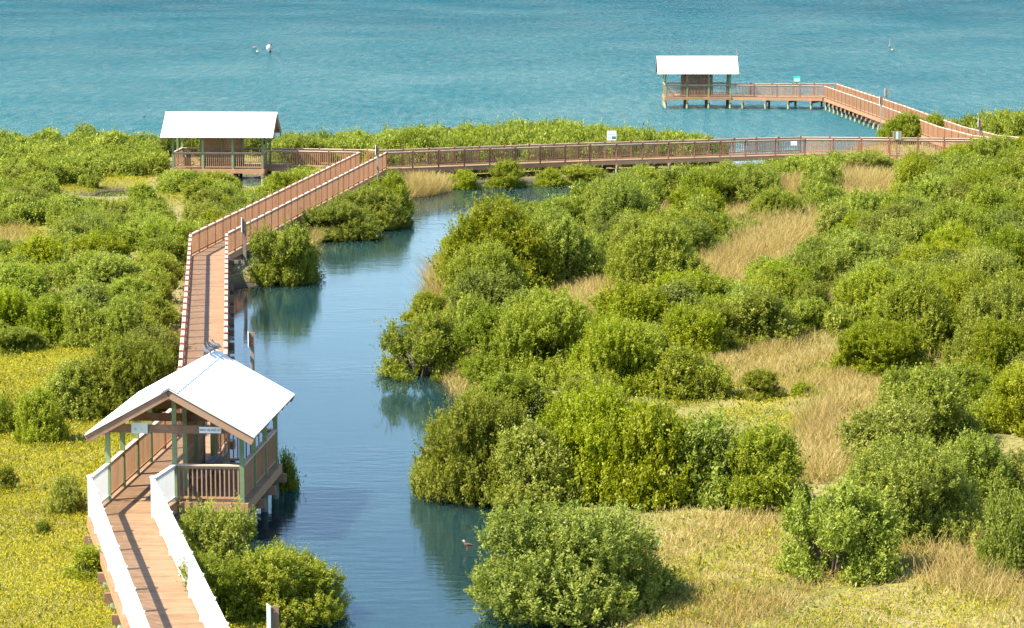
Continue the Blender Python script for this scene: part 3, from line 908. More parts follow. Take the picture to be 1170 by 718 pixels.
def bird(name, loc, face, mat, label, group, cat='bird', sc=1.0, wingmat=None, headmat=None, legl=0.06, neck=0.05, spread=0.035):
    root = empty(name, loc, label, cat, group)
    f = Vector((math.cos(face), math.sin(face), 0)); s = Vector((-f.y, f.x, 0)); u = Vector((0, 0, 1))
    o = Vector(loc)
    def P(a, b, c): return o + (f * a + s * b + u * c) * sc
    L = legl
    v = [P(0, 0, L + 0.07), P(0.075, 0, L + 0.085), P(0.105, 0, L + 0.10 + neck), P(0.125, 0, L + 0.135 + neck), P(0.148, 0, L + 0.133 + neck),
         P(-0.08, 0, L + 0.06), P(-0.15, 0, L + 0.04), P(-0.23, 0, L + 0.025),
         P(0.01, spread, L + 0.03), P(0.01, spread, 0.01), P(0.045, spread, 0.004),
         P(0.01, -spread, L + 0.03), P(0.01, -spread, 0.01), P(0.045, -spread, 0.004)]
    e = [(0, 1), (1, 2), (2, 3), (3, 4), (0, 5), (5, 6), (6, 7), (0, 8), (8, 9), (9, 10), (0, 11), (11, 12), (12, 13)]
    r = [0.062, 0.055, 0.03, 0.033, 0.017, 0.05, 0.026, (0.022, 0.008), 0.014, 0.007, 0.006, 0.014, 0.007, 0.006]
    r = [(a * sc if not hasattr(a, '__len__') else tuple(x * sc for x in a)) for a in r]
    skin('body', v, e, r, mat, root, 2)
    mb = MB(); mb.tube([P(0.155, 0, L + 0.133 + neck), P(0.19, 0, L + 0.122 + neck)], [0.010 * sc, 0.002 * sc], 6); mb.build('beak', M['beak'], root)
    for k in (-1, 1):
        mb = MB()
        mb.tube([P(0.06, k * 0.05, L + 0.09), P(-0.02, k * 0.064, L + 0.075), P(-0.12, k * 0.042, L + 0.05), P(-0.19, k * 0.015, L + 0.035)],
                [0.012 * sc, 0.034 * sc, 0.024 * sc, 0.005 * sc], 8)
        mb.build('wing', wingmat or mat, root)
        mb = MB(); mb.tube([P(0.135, k * 0.026, L + 0.143 + neck), P(0.135, k * 0.034, L + 0.143 + neck)], 0.005 * sc, 6); mb.build('eye', M['black'], root)
    if headmat:
        mb = MB(); h = P(0.122, 0, L + 0.137 + neck)
        mb.tube([P(0.085, 0, L + 0.08 + neck * 0.5), P(0.10, 0, L + 0.11 + neck), P(0.12, 0, L + 0.140 + neck), P(0.145, 0, L + 0.137 + neck), P(0.158, 0, L + 0.133 + neck)],
                [0.030 * sc, 0.036 * sc, 0.038 * sc, 0.026 * sc, 0.008 * sc], 10)
        mb.build('head_feathers', headmat, root)
    return root

rt = F1.P(PL + 0.70, PW / 2, 3.32 + 0.045)
def on_roof(k, v):   # k metres back along the ridge from the far gable
    return F1.P(PL + 0.70 - k, PW / 2 + v, 3.32 + 0.045 - abs(v) * (3.32 - 2.02) / (PW / 2 + 0.45))
bird('pigeon', on_roof(0.95, -0.10), R(125), M['pigeon'], 'grey pigeon perched on the ridge, nearest to the camera of the row', 'pigeons on the shelter ridge', sc=1.15)
bird('pigeon', on_roof(0.62, -0.06), R(130), M['pigeon2'], 'blackish pigeon second from the front of the row on the ridge', 'pigeons on the shelter ridge', sc=1.2)
bird('pigeon', on_roof(0.34, -0.03), R(150), M['pigeon2'], 'dark pigeon half hidden behind the pale grey one on the ridge', 'pigeons on the shelter ridge', sc=1.05)
bird('pigeon', on_roof(0.16, 0.02), R(140), M['pigeon'], 'pale grey pigeon at the far end of the ridge of the nearest shelter', 'pigeons on the shelter ridge', sc=1.2)
q = at(534, 629.5, 0.0)
bird('wading_bird', (q.x, q.y, -0.03), R(190), M['rufous'], 'rust brown wading bird with pale head standing in the creek', None, sc=0.85, wingmat=M['black'], headmat=M['buff'], legl=0.17, neck=0.06)
q = at(165, 133.8, 0.0)
bird('water_bird', (q.x, q.y, -0.04), R(20), M['black'], 'small dark bird swimming on the bay behind the left mangroves', None, sc=0.75, legl=0.03, neck=0.03)

M['shirt'] = plain('white_shirt', (0.78, 0.82, 0.84), 0.8, 0.05)
M['skin'] = plain('skin_tone', (0.52, 0.30, 0.19), 0.55, 0.05)
M['hair'] = plain('dark_hair', (0.02, 0.016, 0.014), 0.6)
M['shorts'] = plain('black_waders', (0.02, 0.02, 0.024), 0.6)
M['red'] = plain('red_float', (0.60, 0.09, 0.09), 0.5)
M['yellow'] = plain('yellow_float', (0.75, 0.56, 0.28), 0.5)

q = at(306.5, 60.3, 0.0)
pr = empty('person', (q.x, q.y, 0), 'person in white shirt and black waders bending forward in the bay water', 'person')
B = lambda a, b, c: (q.x + a * 1.18, q.y + b * 1.18, c * 1.1)
v = [B(0.16, 0, 0.10), B(0.05, 0, 0.34), B(-0.06, 0, 0.58), B(0.02, 0, 0.80), B(0.18, -0.02, 0.86), B(0.32, -0.04, 0.88), B(0.42, -0.05, 0.83),
     B(0.12, -0.20, 0.74), B(0.22, -0.28, 0.50), B(0.42, -0.22, 0.40), B(0.50, -0.20, 0.38),
     B(0.10, 0.20, 0.74), B(0.26, 0.26, 0.52), B(0.46, 0.16, 0.42), B(0.54, 0.13, 0.40),
     B(0.17, -0.11, 0.06), B(0.20, -0.13, -0.40), B(0.14, -0.13, -0.85), B(0.17, 0.11, 0.06), B(0.12, 0.13, -0.40), B(0.06, 0.13, -0.85)]
e = [(0, 1), (1, 2), (2, 3), (3, 4), (4, 5), (5, 6), (3, 7), (7, 8), (8, 9), (9, 10), (3, 11), (11, 12), (12, 13), (13, 14), (0, 15), (15, 16), (16, 17), (0, 18), (18, 19), (19, 20)]
r = [0.15, 0.15, 0.17, 0.15, 0.07, 0.095, 0.085, 0.07, 0.05, 0.035, 0.04, 0.07, 0.05, 0.035, 0.04, 0.10, 0.075, 0.05, 0.10, 0.075, 0.05]
skin('body', v, e, r, M['skin'], pr, 2)
v2 = [B(0.08, 0, 0.26), B(-0.02, 0, 0.48), B(-0.05, 0, 0.66), B(0.03, 0, 0.83), B(0.12, -0.21, 0.75), B(0.19, -0.27, 0.58), B(0.10, 0.21, 0.75), B(0.21, 0.26, 0.60)]
skin('shirt', v2, [(0, 1), (1, 2), (2, 3), (3, 4), (4, 5), (3, 6), (6, 7)], [0.20, 0.23, 0.23, 0.17, 0.095, 0.085, 0.095, 0.085], M['shirt'], pr, 2)
skin('waders', [B(0.15, 0, 0.36), B(0.24, 0, 0.12), B(0.18, -0.12, 0.02), B(0.21, -0.13, -0.4), B(0.18, 0.12, 0.02), B(0.13, 0.13, -0.4)],
     [(0, 1), (1, 2), (2, 3), (1, 4), (4, 5)], [0.21, 0.24, 0.15, 0.11, 0.15, 0.11], M['shorts'], pr, 2)
mb = MB(); mb.tube([B(0.24, -0.04, 0.95), B(0.32, -0.05, 0.955), B(0.40, -0.06, 0.94)], [0.07, 0.105, 0.06], 10); mb.build('hair', M['hair'], pr)
mb = MB()
for k in (-1, 1): mb.tube([B(0.475, -0.05 + k * 0.035, 0.88), B(0.488, -0.05 + k * 0.035, 0.88)], 0.011, 6)
mb.build('eye', M['hair'], pr)
mb = MB(); mb.tube([B(0.49, -0.05, 0.855), B(0.525, -0.05, 0.835)], [0.012, 0.02], 6); mb.build('nose', M['skin'], pr)

def float_(name, px, py, w, h, mat, label):
    q = at(px, py, 0)
    mb = MB()
    mb.tube([(q.x - w / 2, q.y, h * 0.35), (q.x - w * 0.38, q.y, h * 0.38), (q.x - w * 0.15, q.y, h * 0.42), (q.x + w * 0.2, q.y, h * 0.42), (q.x + w * 0.42, q.y, h * 0.38), (q.x + w / 2, q.y, h * 0.35)],
            [h * 0.15, h * 0.42, h * 0.55, h * 0.55, h * 0.40, h * 0.12], 10)
    return tag(mb.build(name, mat), label, 'float', 'floats on the bay')
float_('float', 291, 55.5, 0.46, 0.24, M['red'], 'red float on the bay left of the wading person')
float_('float', 294, 59.9, 0.32, 0.2, M['yellow'], 'cream yellow float just beside the red one on the bay')
float_('float', 1019.5, 57.8, 0.24, 0.18, M['yellow'], 'small cream float beside the stake far out on the bay at right')
q = at(1016.5, 57.5, 0)
mb = MB(); mb.tube([(q.x, q.y, -0.8), (q.x, q.y, 0.55), (q.x, q.y, 1.5)], [0.04, 0.035, 0.02], 6); mb.tube([(q.x, q.y, 0.35), (q.x, q.y, 0.62)], 0.11, 8)
tag(mb.build('stake', M['grey']), 'thin grey stake standing far out on the bay at right', 'stake')
mb = MB(); mb.tube([(20.3, 265.4, DECK + 3.45), (20.3, 265.4, DECK + 4.15)], 0.02, 6); mb.tube([(20.3, 265.4, DECK + 3.95), (20.42, 265.4, DECK + 4.0)], 0.012, 6)
tag(mb.build('antenna', M['grey']), 'thin rod above the right end of the farthest shelter roof', 'antenna')

# ------------------------------------------------------------------ vegetation
rng = np.random.default_rng(11)

def unit(n, r):
    a = r.normal(size=(n, 3)); return a / np.linalg.norm(a, axis=1)[:, None]

def leaves(base, axis, r, L, wfrac, spread):
    """one folded-diamond leaf quad per row"""
    n = len(base)
    rad = unit(n, r)
    d = axis * r.uniform(0.0, 0.9, (n, 1)) + rad * spread
    d /= np.linalg.norm(d, axis=1)[:, None]
    s = np.cross(d, axis + unit(n, r) * 0.45); s /= np.linalg.norm(s, axis=1)[:, None] + 1e-9
    l = L * r.uniform(0.7, 1.25, (n, 1))
    w = l * wfrac
    nrm = np.cross(s, d)
    mid = base + d * l * 0.55
    V = np.stack([base, mid + s * w * 0.5 + nrm * l * 0.06, base + d * l, mid - s * w * 0.5 + nrm * l * 0.06], 1)
    return V.reshape(-1, 3)

def crown_verts(seed, rx, h, dens=34, nleaf=24, L=0.10, inner=0.35, lop=0.3, tuft=0.19):
    r = np.random.default_rng(seed)
    K = max(9, int(10 + rx * 6))
    C, RR = [], []
    lean = r.uniform(-lop, lop, 2) * rx
    ex = r.uniform(0.82, 1.18); ey = r.uniform(0.82, 1.18)
    for i in range(K):
        rl = rx * (r.uniform(0.21, 0.42) if i else 0.5)
        a = (i // 2) * 2 * math.pi / (K // 2) + r.uniform(-0.3, 0.3) if i % 2 == 1 else r.uniform(0, 2 * math.pi)
        rad = (rx - rl) * math.sqrt(r.uniform(0.0, 1.0)) if i > 0 else 0.12 * rx
        top = h * (1 - 0.48 * (rad / rx) ** 1.7) * r.uniform(0.74, 1.08)
        low = i % 2 == 1
        zc = max(rl * 0.5, top - rl * 0.8) if not low else rl * r.uniform(0.35, 0.8)
        if low: rad = (rx - rl) * r.uniform(0.82, 1.08)
        f = zc / h
        C.append((rad * math.cos(a) * ex + lean[0] * f, rad * math.sin(a) * ey + lean[1] * f, zc)); RR.append(rl)
    C, RR = np.array(C), np.array(RR)
    pos, ax, tn = [], [], []
    for i in range(K):
        n = int(4 * math.pi * RR[i] ** 2 * dens)
        d = unit(n, r)
        d = d[d[:, 2] > -0.55]
        lump = 1 + 0.17 * np.sin(d[:, 0] * 7 + i) * np.sin(d[:, 1] * 8 + 2 * i) + 0.12 * r.normal(size=len(d)) * 0.6
        p = C[i] + d * (RR[i] * lump)[:, None] * np.array([1, 1, 0.9])
        dist = np.linalg.norm(p[:, None, :] - C[None], axis=2) / RR[None]
        dist[:, i] = 9
        ok = (dist.min(1) > 0.80) & (p[:, 2] > 0.04)
        p, d = p[ok], d[ok]
        a = d * 0.55 + np.array([0, 0, 0.75]) + unit(len(d), r) * 0.35
        a /= np.linalg.norm(a, axis=1)[:, None]
        pos.append(p); ax.append(a); tn.append(np.clip(r.normal(0.48, 0.17, len(p)) + 0.10 * math.sin(i * 2.4), 0, 1))
        # inner leaves so that the crown is not hollow
        m_ = int(n * inner)
        di = unit(m_, r); pi = C[i] + di * (RR[i] * r.uniform(0.35, 0.8, (m_, 1)))
        pi = pi[pi[:, 2] > 0.05]
        pos.append(pi); ax.append(unit(len(pi), r)); tn.append(np.clip(r.normal(0.4, 0.15, len(pi)), 0, 1))
    pos, ax, tn = np.concatenate(pos), np.concatenate(ax), np.concatenate(tn)
    nt_ = len(pos)
    rep = np.repeat(np.arange(nt_), nleaf)
    tlen = r.uniform(0.5, 1.5, nt_) * tuft
    shoot = (r.random(nt_) < 0.14); tlen[shoot] *= 2.4
    back = r.uniform(-0.9, 1.0, len(rep))
    b = pos[rep] + ax[rep] * (back * tlen[rep])[:, None] + r.normal(size=(len(rep), 3)) * 0.03
    V = leaves(b, ax[rep], r, L, 0.46, 0.75)
    tone = np.clip(tn[rep] + 0.10 * back + r.normal(0, 0.13, len(rep)), 0, 1)
    return V, tone, C, RR

def stems_mb(seed, C, RR, h):
    r = random.Random(seed); mb = MB()
    for i in range(len(C)):
        c = Vector(C[i])
        b = Vector((c.x * 0.12 + r.uniform(-.06, .06), c.y * 0.12 + r.uniform(-.06, .06), -0.15))
        m1 = b.lerp(c, 0.45) + Vector((r.uniform(-.1, .1), r.uniform(-.1, .1), 0.12 * c.z))
        mb.tube([b, m1, c], [0.035 + 0.012 * h, 0.025 + 0.006 * h, 0.012], 5, cap=False)
        if seed % 2 == 0 and i % 3 == 0:      # a few bare twigs standing clear of the leaves
            for k in range(3):
                d = Vector((r.gauss(0, 0.5), r.gauss(0, 0.5), 1)).normalized()
                mb.tube([c, c + d * RR[i] * 0.9 + Vector((r.uniform(-.05, .05), 0, 0)), c + d * RR[i] * r.uniform(1.2, 1.5)], [0.012, 0.008, 0.003], 4, cap=False)
        for k in range(3):
            d = Vector((r.gauss(0, 1), r.gauss(0, 1), abs(r.gauss(0, 0.7)))).normalized()
            mb.tube([m1.lerp(c, 0.4 + 0.2 * k), c + d * RR[i] * 0.85], [0.014, 0.005], 4, cap=False)
    return mb

PROTO = {}
def make_proto(cls, k, rx, h, **kw):
    V, tone, C, RR = crown_verts(100 * k + len(cls) * 7 + ord(cls[0]), rx, h, **kw)
    me = np_mesh('crown', V, 4, tone, M['leaf'])
    sm = stems_mb(k, C, RR, h)
    o = sm.build('stems', M['bark']); sme = o.data; bpy.data.objects.remove(o)
    PROTO.setdefault(cls, []).append((me, sme, rx, h))
for k in range(4): make_proto('small', k, 0.62, 0.75 + 0.08 * k, dens=54, nleaf=20, L=0.072, tuft=0.13)
for k in range(6): make_proto('medium', k, 1.35, 1.55 + 0.1 * k, dens=34, nleaf=32, L=0.085)
for k in range(6): make_proto('large', k, 2.15, 2.35 + 0.12 * k, dens=28, nleaf=36, L=0.088)

NB = [0]
def bush(x, y, w, h, label, group=None, name='mangrove_bush', z=None, proto=None):
    """w, h: full width and height in metres"""
    r_ = w / 2
    cls = 'small' if r_ < 0.85 else ('medium' if r_ < 1.68 else 'large')
    me, sme, rx, hh = PROTO[cls][proto] if proto is not None else random.choice(PROTO[cls])
    z = max(gz(x, y), -0.12) if z is None else z
    root = empty(name, (x, y, z - 0.03), label, 'bush', group)
    root.rotation_euler = (0, 0, random.uniform(0, 6.28))
    root.scale = (r_ / rx, r_ / rx, h / hh)
    for nm, mm in (('crown', me), ('stems', sme)):
        o = bpy.data.objects.new(nm, mm); COL.objects.link(o); o.parent = root
    NB[0] += 1
    return root

PLACED = []   # (x, y, r)
def pbush(px, py, wpx, hpx, label, group=None, **kw):
    """bush by its foot line and size in photo pixels"""
    q = at(px, py, 0.25)
    k = ppm(q.y)
    w, h = wpx / k, hpx / k
    # the foot line seen is the near edge of the bush
    x, y = q.x * (q.y + w * 0.40) / q.y, q.y + w * 0.40
    w *= 1.07; h = max(0.35, (h - 0.10 * w) * 1.06)
    PLACED.append((x, y, w / 2))
    return bush(x, y, w, h, label, group, **kw)

HAND = [
 # creek edge, right bank
 (657, 708, 212, 132, 'large round mangrove bush at the water edge in the bottom centre'),
 (545, 566, 128, 122, 'mangrove bush reaching a branch out over the creek above the wading bird'),
 (503, 548, 62, 40, 'low mangrove branch mass hanging over the creek, leftmost on the right bank'),
 (612, 584, 112, 92, 'mid sized bush behind the wading bird on the creek edge'),
 (672, 578, 140, 124, 'tall broad bush between the water edge bush and the meadow, right of the overhanging one'),
 (742, 584, 118, 112, 'rounded bush behind the large bottom centre bush on its right'),
 (812, 584, 124, 98, 'dense bush on the near edge of the yellow meadow, left of the dry reeds'),
 (872, 590, 108, 92, 'loose bush at the right end of the row below the yellow meadow'),
 (482, 427, 92, 78, 'round bush at the creek bend standing furthest out into the water'),
 (488, 366, 58, 34, 'small bush beside the dry reed clump at the creek bend'),
 (563, 340, 138, 104, 'broad bush on the creek bend above the dry grass'),
 (640, 332, 110, 92, 'rounded bush right of the broad creek bend bush'),
 (566, 276, 84, 40, 'pale loose bush at the top of the creek bend'),
 (628, 268, 90, 44, 'bush at the narrow upper end of the creek on the right bank'),
 (752, 342, 112, 80, 'rounded bush standing alone between patches of dry grass'),
 (584, 440, 100, 84, 'bush on the right bank just above the overhanging one'),
 (640, 446, 124, 106, 'big dark centred bush in the middle of the right bank'),
 (708, 456, 104, 90, 'grey green bush right of the big middle bush'),
 (778, 462, 88, 56, 'low bush at the left end of the pinkish meadow'),
 (600, 386, 84, 50, 'low bush in front of the dry grass in the middle of the right bank'),
 (720, 400, 90, 70, 'bush behind the grey green one in the middle of the right bank'),
 (590, 500, 110, 66, 'bush standing behind the overhanging one on the right bank'),
 (672, 500, 120, 70, 'bush half hidden behind the tall broad one below the big middle bush'),
 (735, 500, 70, 40, 'bush left of the yellow meadow behind the front row'),
 # meadow
 (866, 463, 58, 34, 'small dark bush in the middle of the pinkish meadow'),
 (812, 462, 46, 44, 'small upright bush at the left of the pinkish meadow'),
 (916, 460, 26, 18, 'tiny sprig bush in the meadow right of the small dark one'),
 (952, 672, 122, 112, 'rounded bush standing alone in the dry grass at lower right'),
 (1052, 630, 150, 118, 'large dark bush just behind the lone one at lower right'),
 (1010, 545, 110, 78, 'bush at the right end of the dry reeds behind the large dark one'),
 (1108, 596, 90, 84, 'shaded bush right of the large dark one at lower right'),
 (1160, 672, 84, 96, 'pale bush cut by the right edge near the bottom'),
 (1150, 592, 90, 70, 'bush cut by the right edge above the pale bottom one'),
 (1060, 520, 110, 90, 'bush at the foot of the right thicket behind the large dark one'),
 # left flat
 (138, 482, 112, 92, 'large dark bush behind the left eave of the nearest shelter'),
 (86, 484, 92, 64, 'bush left of the dark one on the yellow flat'),
 (48, 512, 64, 58, 'rounded bush on the yellow flat left of the nearest shelter'),
 (6, 502, 40, 46, 'bush cut by the left edge on the yellow flat'),
 (180, 428, 70, 52, 'bush beside the straight boardwalk behind the nearest shelter'),
 (78, 592, 46, 46, 'small bush near the white ramp on the yellow flat'),
 (4, 566, 30, 32, 'small bush cut by the left edge on the lower yellow flat'),
 (100, 668, 56, 44, 'low bush beneath the white ramp edge on the left'),
 (50, 614, 18, 18, 'tiny sprig on the lower yellow flat'),
 (96, 402, 60, 52, 'bush at the upper edge of the yellow flat'),
 (60, 398, 70, 56, 'bush left of the one at the upper edge of the yellow flat'),
 (14, 396, 64, 58, 'bush at the upper left corner of the yellow flat'),
 (140, 400, 60, 56, 'bush at the upper edge of the yellow flat near the boardwalk'),
 # right of the ramp and by the shelter
 (248, 662, 92, 92, 'bright bush growing up against the white ramp railing under the shelter'),
 (318, 708, 150, 96, 'spreading bush over the creek right of the white ramp'),
 (250, 716, 90, 80, 'bush under the lower end of the white ramp railing'),
 (328, 552, 30, 44, 'small bush at the water behind the right corner of the nearest shelter'),
 # by the bend
 (322, 321, 74, 76, 'rounded bush right of the boardwalk bend by the bracketed post'),
 (350, 316, 36, 40, 'small bush at the water edge right of the one by the bracketed post'),
 (392, 270, 80, 44, 'bush on the creek bank under the slanting boardwalk'),
 (424, 258, 80, 48, 'bush on the creek bank nearest the walk junction'),
 (446, 247, 44, 50, 'bush under the walk junction at the creek edge'),
 # behind the left shelter
 (204, 181, 52, 34, 'bush behind the left end of the shelter among the mangroves'),
 (236, 180, 44, 32, 'bush behind the screen wall of the shelter among the mangroves'),
 (292, 179, 50, 34, 'bush behind the right end of the shelter among the mangroves'),
 # below the cross walk
 (527, 211, 36, 24, 'round bush under the cross walk right of the yellow grass islet'),
 (578, 210, 46, 32, 'bush poking above the cross walk deck over the creek'),
 (628, 208, 34, 22, 'small bush under the middle of the cross walk'),
 (668, 206, 54, 26, 'wide bush below the cross walk at the end of the creek'),
 (738, 208, 42, 26, 'dark bush below the cross walk beyond the end of the creek'),
 # right end of the cross walk
 (1100, 204, 70, 36, 'bush in front of the right end of the cross walk, left of the tallest'),
 (1136, 208, 84, 52, 'tallest bush covering the right end of the cross walk'),
 (1172, 206, 80, 46, 'bush cut by the right edge in front of the cross walk end'),
 # by the pier
 (1036, 166, 62, 36, 'dark bush standing against the slanting pier'),
 (1066, 166, 40, 32, 'bush right of the dark one against the slanting pier'),
]
for a in HAND: pbush(*a, proto={'large round': 1, 'rounded bush standing alone in the dry': 3}.get(a[4][:11] if a[4].startswith('large round') else a[4][:38]))

def to_px(x, y, z):
    dy, dz = y * math.cos(PITCH) - (z - CZ) * math.sin(PITCH), y * math.sin(PITCH) + (z - CZ) * math.cos(PITCH)
    return 585 + FPX * x / dy, 359 - FPX * dz / dy

# the highest line the thickets may reach in front of the walks and shelters, so that these stay in view
ENV = [(-400, 135), (0, 139), (60, 138), (120, 137), (176, 146), (186, 172), (200, 186), (230, 190), (300, 194), (318, 190), (330, 186), (380, 181), (412, 176), (440, 185), (462, 300), (495, 264), (520, 252), (560, 236), (600, 229), (632, 222), (650, 198), (700, 189), (760, 184), (850, 181), (880, 176),
       (905, 168), (930, 170), (950, 166), (1000, 169), (1040, 173), (1066, 176), (1090, 168), (1112, 162), (1140, 155), (1180, 157), (1500, 150)]
ENVX, ENVY = [e[0] for e in ENV], [e[1] for e in ENV]
# clearings that must stay visible: photo-pixel ellipses
CLEAR = [(988, 214, 30, 19), (905, 266, 44, 11), (868, 288, 36, 14), (828, 308, 26, 11), (692, 336, 62, 18), (714, 354, 38, 14), (500, 322, 18, 22), (522, 432, 18, 24), (940, 500, 40, 30), (905, 214, 16, 7),
         (535, 395, 14, 16), (620, 350, 30, 8), (600, 300, 10, 6), (780, 300, 12, 8), (950, 340, 8, 8), (660, 262, 14, 6), (760, 235, 14, 6), (840, 240, 14, 6), (1080, 420, 18, 10), (940, 395, 30, 10),
         (145, 207, 40, 9), (122, 222, 24, 5), (75, 216, 18, 5), (8, 266, 22, 9), (288, 209, 16, 6), (198, 226, 18, 6), (205, 246, 10, 5), (185, 392, 14, 6), (40, 262, 18, 7), (150, 290, 10, 5), (60, 330, 10, 6)]

def zone(poly_px, n_try, wr, hr_, gap=0.62, seed=1, zz=0.3, env=True, lim_line=None):
    """dart throwing inside a photo-pixel polygon laid on the ground"""
    r = np.random.default_rng(seed)
    poly = np.array([at(x, y, zz)[:2] for x, y in poly_px])
    lo, hi = poly.min(0), poly.max(0)
    P = r.uniform(lo, hi, (n_try, 2))
    P = P[(sdist(P, poly) > 0)]
    P = P[land(P) > 0.3]
    out = []
    EX, EY = (ENVX, ENVY) if lim_line is None else ([e[0] for e in lim_line], [e[1] for e in lim_line])
    arr = np.zeros((4000, 3)); n = len(PLACED); arr[:n] = np.array(PLACED)
    for p in P:
        w = r.uniform(*wr); h = w * r.uniform(*hr_)
        if np.any((arr[:n, 0] - p[0]) ** 2 + (arr[:n, 1] - p[1]) ** 2 < (gap * (w / 2 + arr[:n, 2])) ** 2): continue
        if walk_clear(p) < w * 0.36 + 0.5: continue
        bx, by = to_px(p[0], p[1] - w * 0.3, 0.4)
        hw = w / 2 * ppm(p[1])
        if env:
            for _ in range(6):
                ty = to_px(p[0], p[1], 0.4 + h)[1]
                lim = max(np.interp(bx + k * hw * 0.6, EX, EY) for k in (-1, 0, 1))
                if ty < lim + r.uniform(0, 5): h *= 0.84
            if h < 0.62 or ty < lim - 1.5: continue
        ty = to_px(p[0], p[1], 0.4 + h)[1]
        if any(abs(bx - c[0]) < c[2] * 0.85 + hw * 0.72 and ty < c[1] + c[3] * 0.55 and by > c[1] - c[3] * 0.6 for c in CLEAR): continue
        if h < w * 0.45: w = h / 0.45
        arr[n] = (p[0], p[1], w / 2); n += 1
        PLACED.append((p[0], p[1], w / 2))
        out.append((p[0], p[1], w, h))
    return out

WALKS = [(aL[0].lerp(aR[0], .5), aL[1].lerp(aR[1], .5)), (F1.P(0, 1), aL[0].lerp(aR[0], .5)), (bL[0].lerp(bR[0], .5), bL[1].lerp(bR[1], .5)), (rl[0].lerp(rr[0], .5), el.lerp(er, .5)), (F1.P(0, PW * .7), F1.P(PL, PW * .7)), (F1.P(0, 0.8), F1.P(PL, 0.8)),
         (F2.P(0, 0.8), F2.P(PL, 0.8)), (F2.P(0, 2.8), F2.P(PL, 2.8))] + [(allC[i].lerp(farC[i], .5), allC[i + 1].lerp(farC[i + 1], .5)) for i in range(len(allC) - 1)] + \
        [(Dn[i].lerp(Df2[i], .5), Dn[i + 1].lerp(Df2[i + 1], .5)) for i in range(len(Dn) - 1)]
WALKS = [(np.array(a[:2]), np.array(b[:2])) for a, b in WALKS]
def walk_clear(p):
    d = 1e9
    for a, b in WALKS:
        ab = b - a; t = max(0, min(1, float((p - a) @ ab / (ab @ ab))))
        d = min(d, float(np.hypot(*(p - a - t * ab))))
    return d - 0.9

RM = [(640, 232), (720, 222), (800, 212), (900, 194), (1000, 180), (1060, 174), (1180, 168), (1300, 166), (1330, 500), (1180, 500), (1100, 490),
      (1040, 470), (1010, 440), (965, 418), (900, 402), (830, 396), (780, 420), (690, 420), (600, 420), (520, 410), (500, 330), (515, 280), (590, 245)]
LM = [(-90, 172), (190, 174), (190, 196), (200, 206), (330, 208), (420, 190), (415, 200), (330, 245), (235, 292), (205, 300), (196, 400), (120, 402), (-90, 405)]
FM = [(320, 176), (420, 172), (500, 170), (600, 168), (700, 168), (780, 168), (826, 171), (790, 190), (700, 196), (600, 200), (470, 202), (430, 200), (320, 196)]
SR = [(1080, 158), (1320, 152), (1320, 166), (1180, 166), (1112, 162)]

r_items = zone(RM, 7000, (2.2, 4.0), (0.48, 0.80), 0.64, 3)
r_items += zone(RM, 5000, (1.1, 2.0), (0.55, 0.9), 0.66, 4)
l_items = zone(LM, 7000, (1.9, 3.4), (0.40, 0.62), 0.62, 5)
l_items += zone(LM, 5000, (1.1, 2.0), (0.55, 0.85), 0.56, 6)
f_items = zone(FM, 5000, (2.2, 3.4), (0.62, 0.88), 0.62, 7, lim_line=[(300, 148), (420, 144), (470, 139), (560, 133), (650, 132), (700, 136), (740, 143), (775, 140), (800, 145), (834, 154)])
s_items = zone(SR, 2000, (2.0, 3.2), (0.6, 0.85), 0.62, 8, env=False)
# bushes beyond the edges of the picture
r_items += zone([(1290, 160), (1750, 150), (1850, 740), (1400, 740), (1300, 640), (1290, 480)], 5000, (2.2, 4.0), (0.48, 0.80), 0.66, 21, env=False)
l_items += zone([(-95, 172), (-420, 172), (-520, 700), (-260, 720), (-110, 405)], 4000, (2.0, 3.4), (0.40, 0.62), 0.66, 22, env=False)
ZONES = [(r_items, 'mangrove bush packed in the thicket covering the right hillside', 'bushes of the right hillside thicket'),
         (l_items, 'mangrove bush packed in the thicket left of the boardwalks', 'bushes of the left thicket'),
         (f_items, 'mangrove bush in the shore band behind the cross walk', 'bushes behind the cross walk'),
         (s_items, 'mangrove bush on the bay shore at the right edge beyond the pier', 'bushes on the right bay shore')]
allz = [(it, z[1], z[2]) for z in ZONES for it in z[0]]
def in_frame(it):
    return abs(it[0]) / it[1] * FPX < 585 + it[2] / 2 * ppm(it[1])
vis = [a for a in allz if in_frame(a[0])]
vis.sort(key=lambda a: -(a[0][2] / a[0][1]))
BUDGET = 300 - NB[0]
for it, lb, gp in vis[:BUDGET]:
    bush(*it, lb, gp)
rest = vis[BUDGET:] + [a for a in allz if not in_frame(a[0])]
print('hand', NB[0], 'zone bushes', len(allz), 'rest', len(rest), [len(z[0]) for z in ZONES])
# the remaining far bushes as one mass
if rest:
    vs, ts = [], []
    bank = [crown_verts(900 + k, 1.0, 1.0, dens=46, nleaf=9, L=0.115, tuft=0.09, inner=0.3) for k in range(5)]
    r = np.random.default_rng(77)
    for it, _, _ in rest:
        V, tone, _, _ = bank[r.integers(5)]
        a = r.uniform(0, 6.28); ca, sa = math.cos(a), math.sin(a)
        W = V @ np.array([[ca, sa, 0], [-sa, ca, 0], [0, 0, 1]])
        W = W * np.array([it[2] / 2, it[2] / 2, it[3]]) + np.array([it[0], it[1], gz(it[0], it[1]) - 0.03])
        vs.append(W); ts.append(np.clip(tone + r.normal(0, 0.07), 0, 1))
    me = np_mesh('mangrove_thicket', np.concatenate(vs), 4, np.concatenate(ts), M['leaf'])
    tag(link_mesh('mangrove_thicket', me), 'far mangrove foliage filling the gaps between the single bushes of the thickets', 'thicket', kind='stuff')

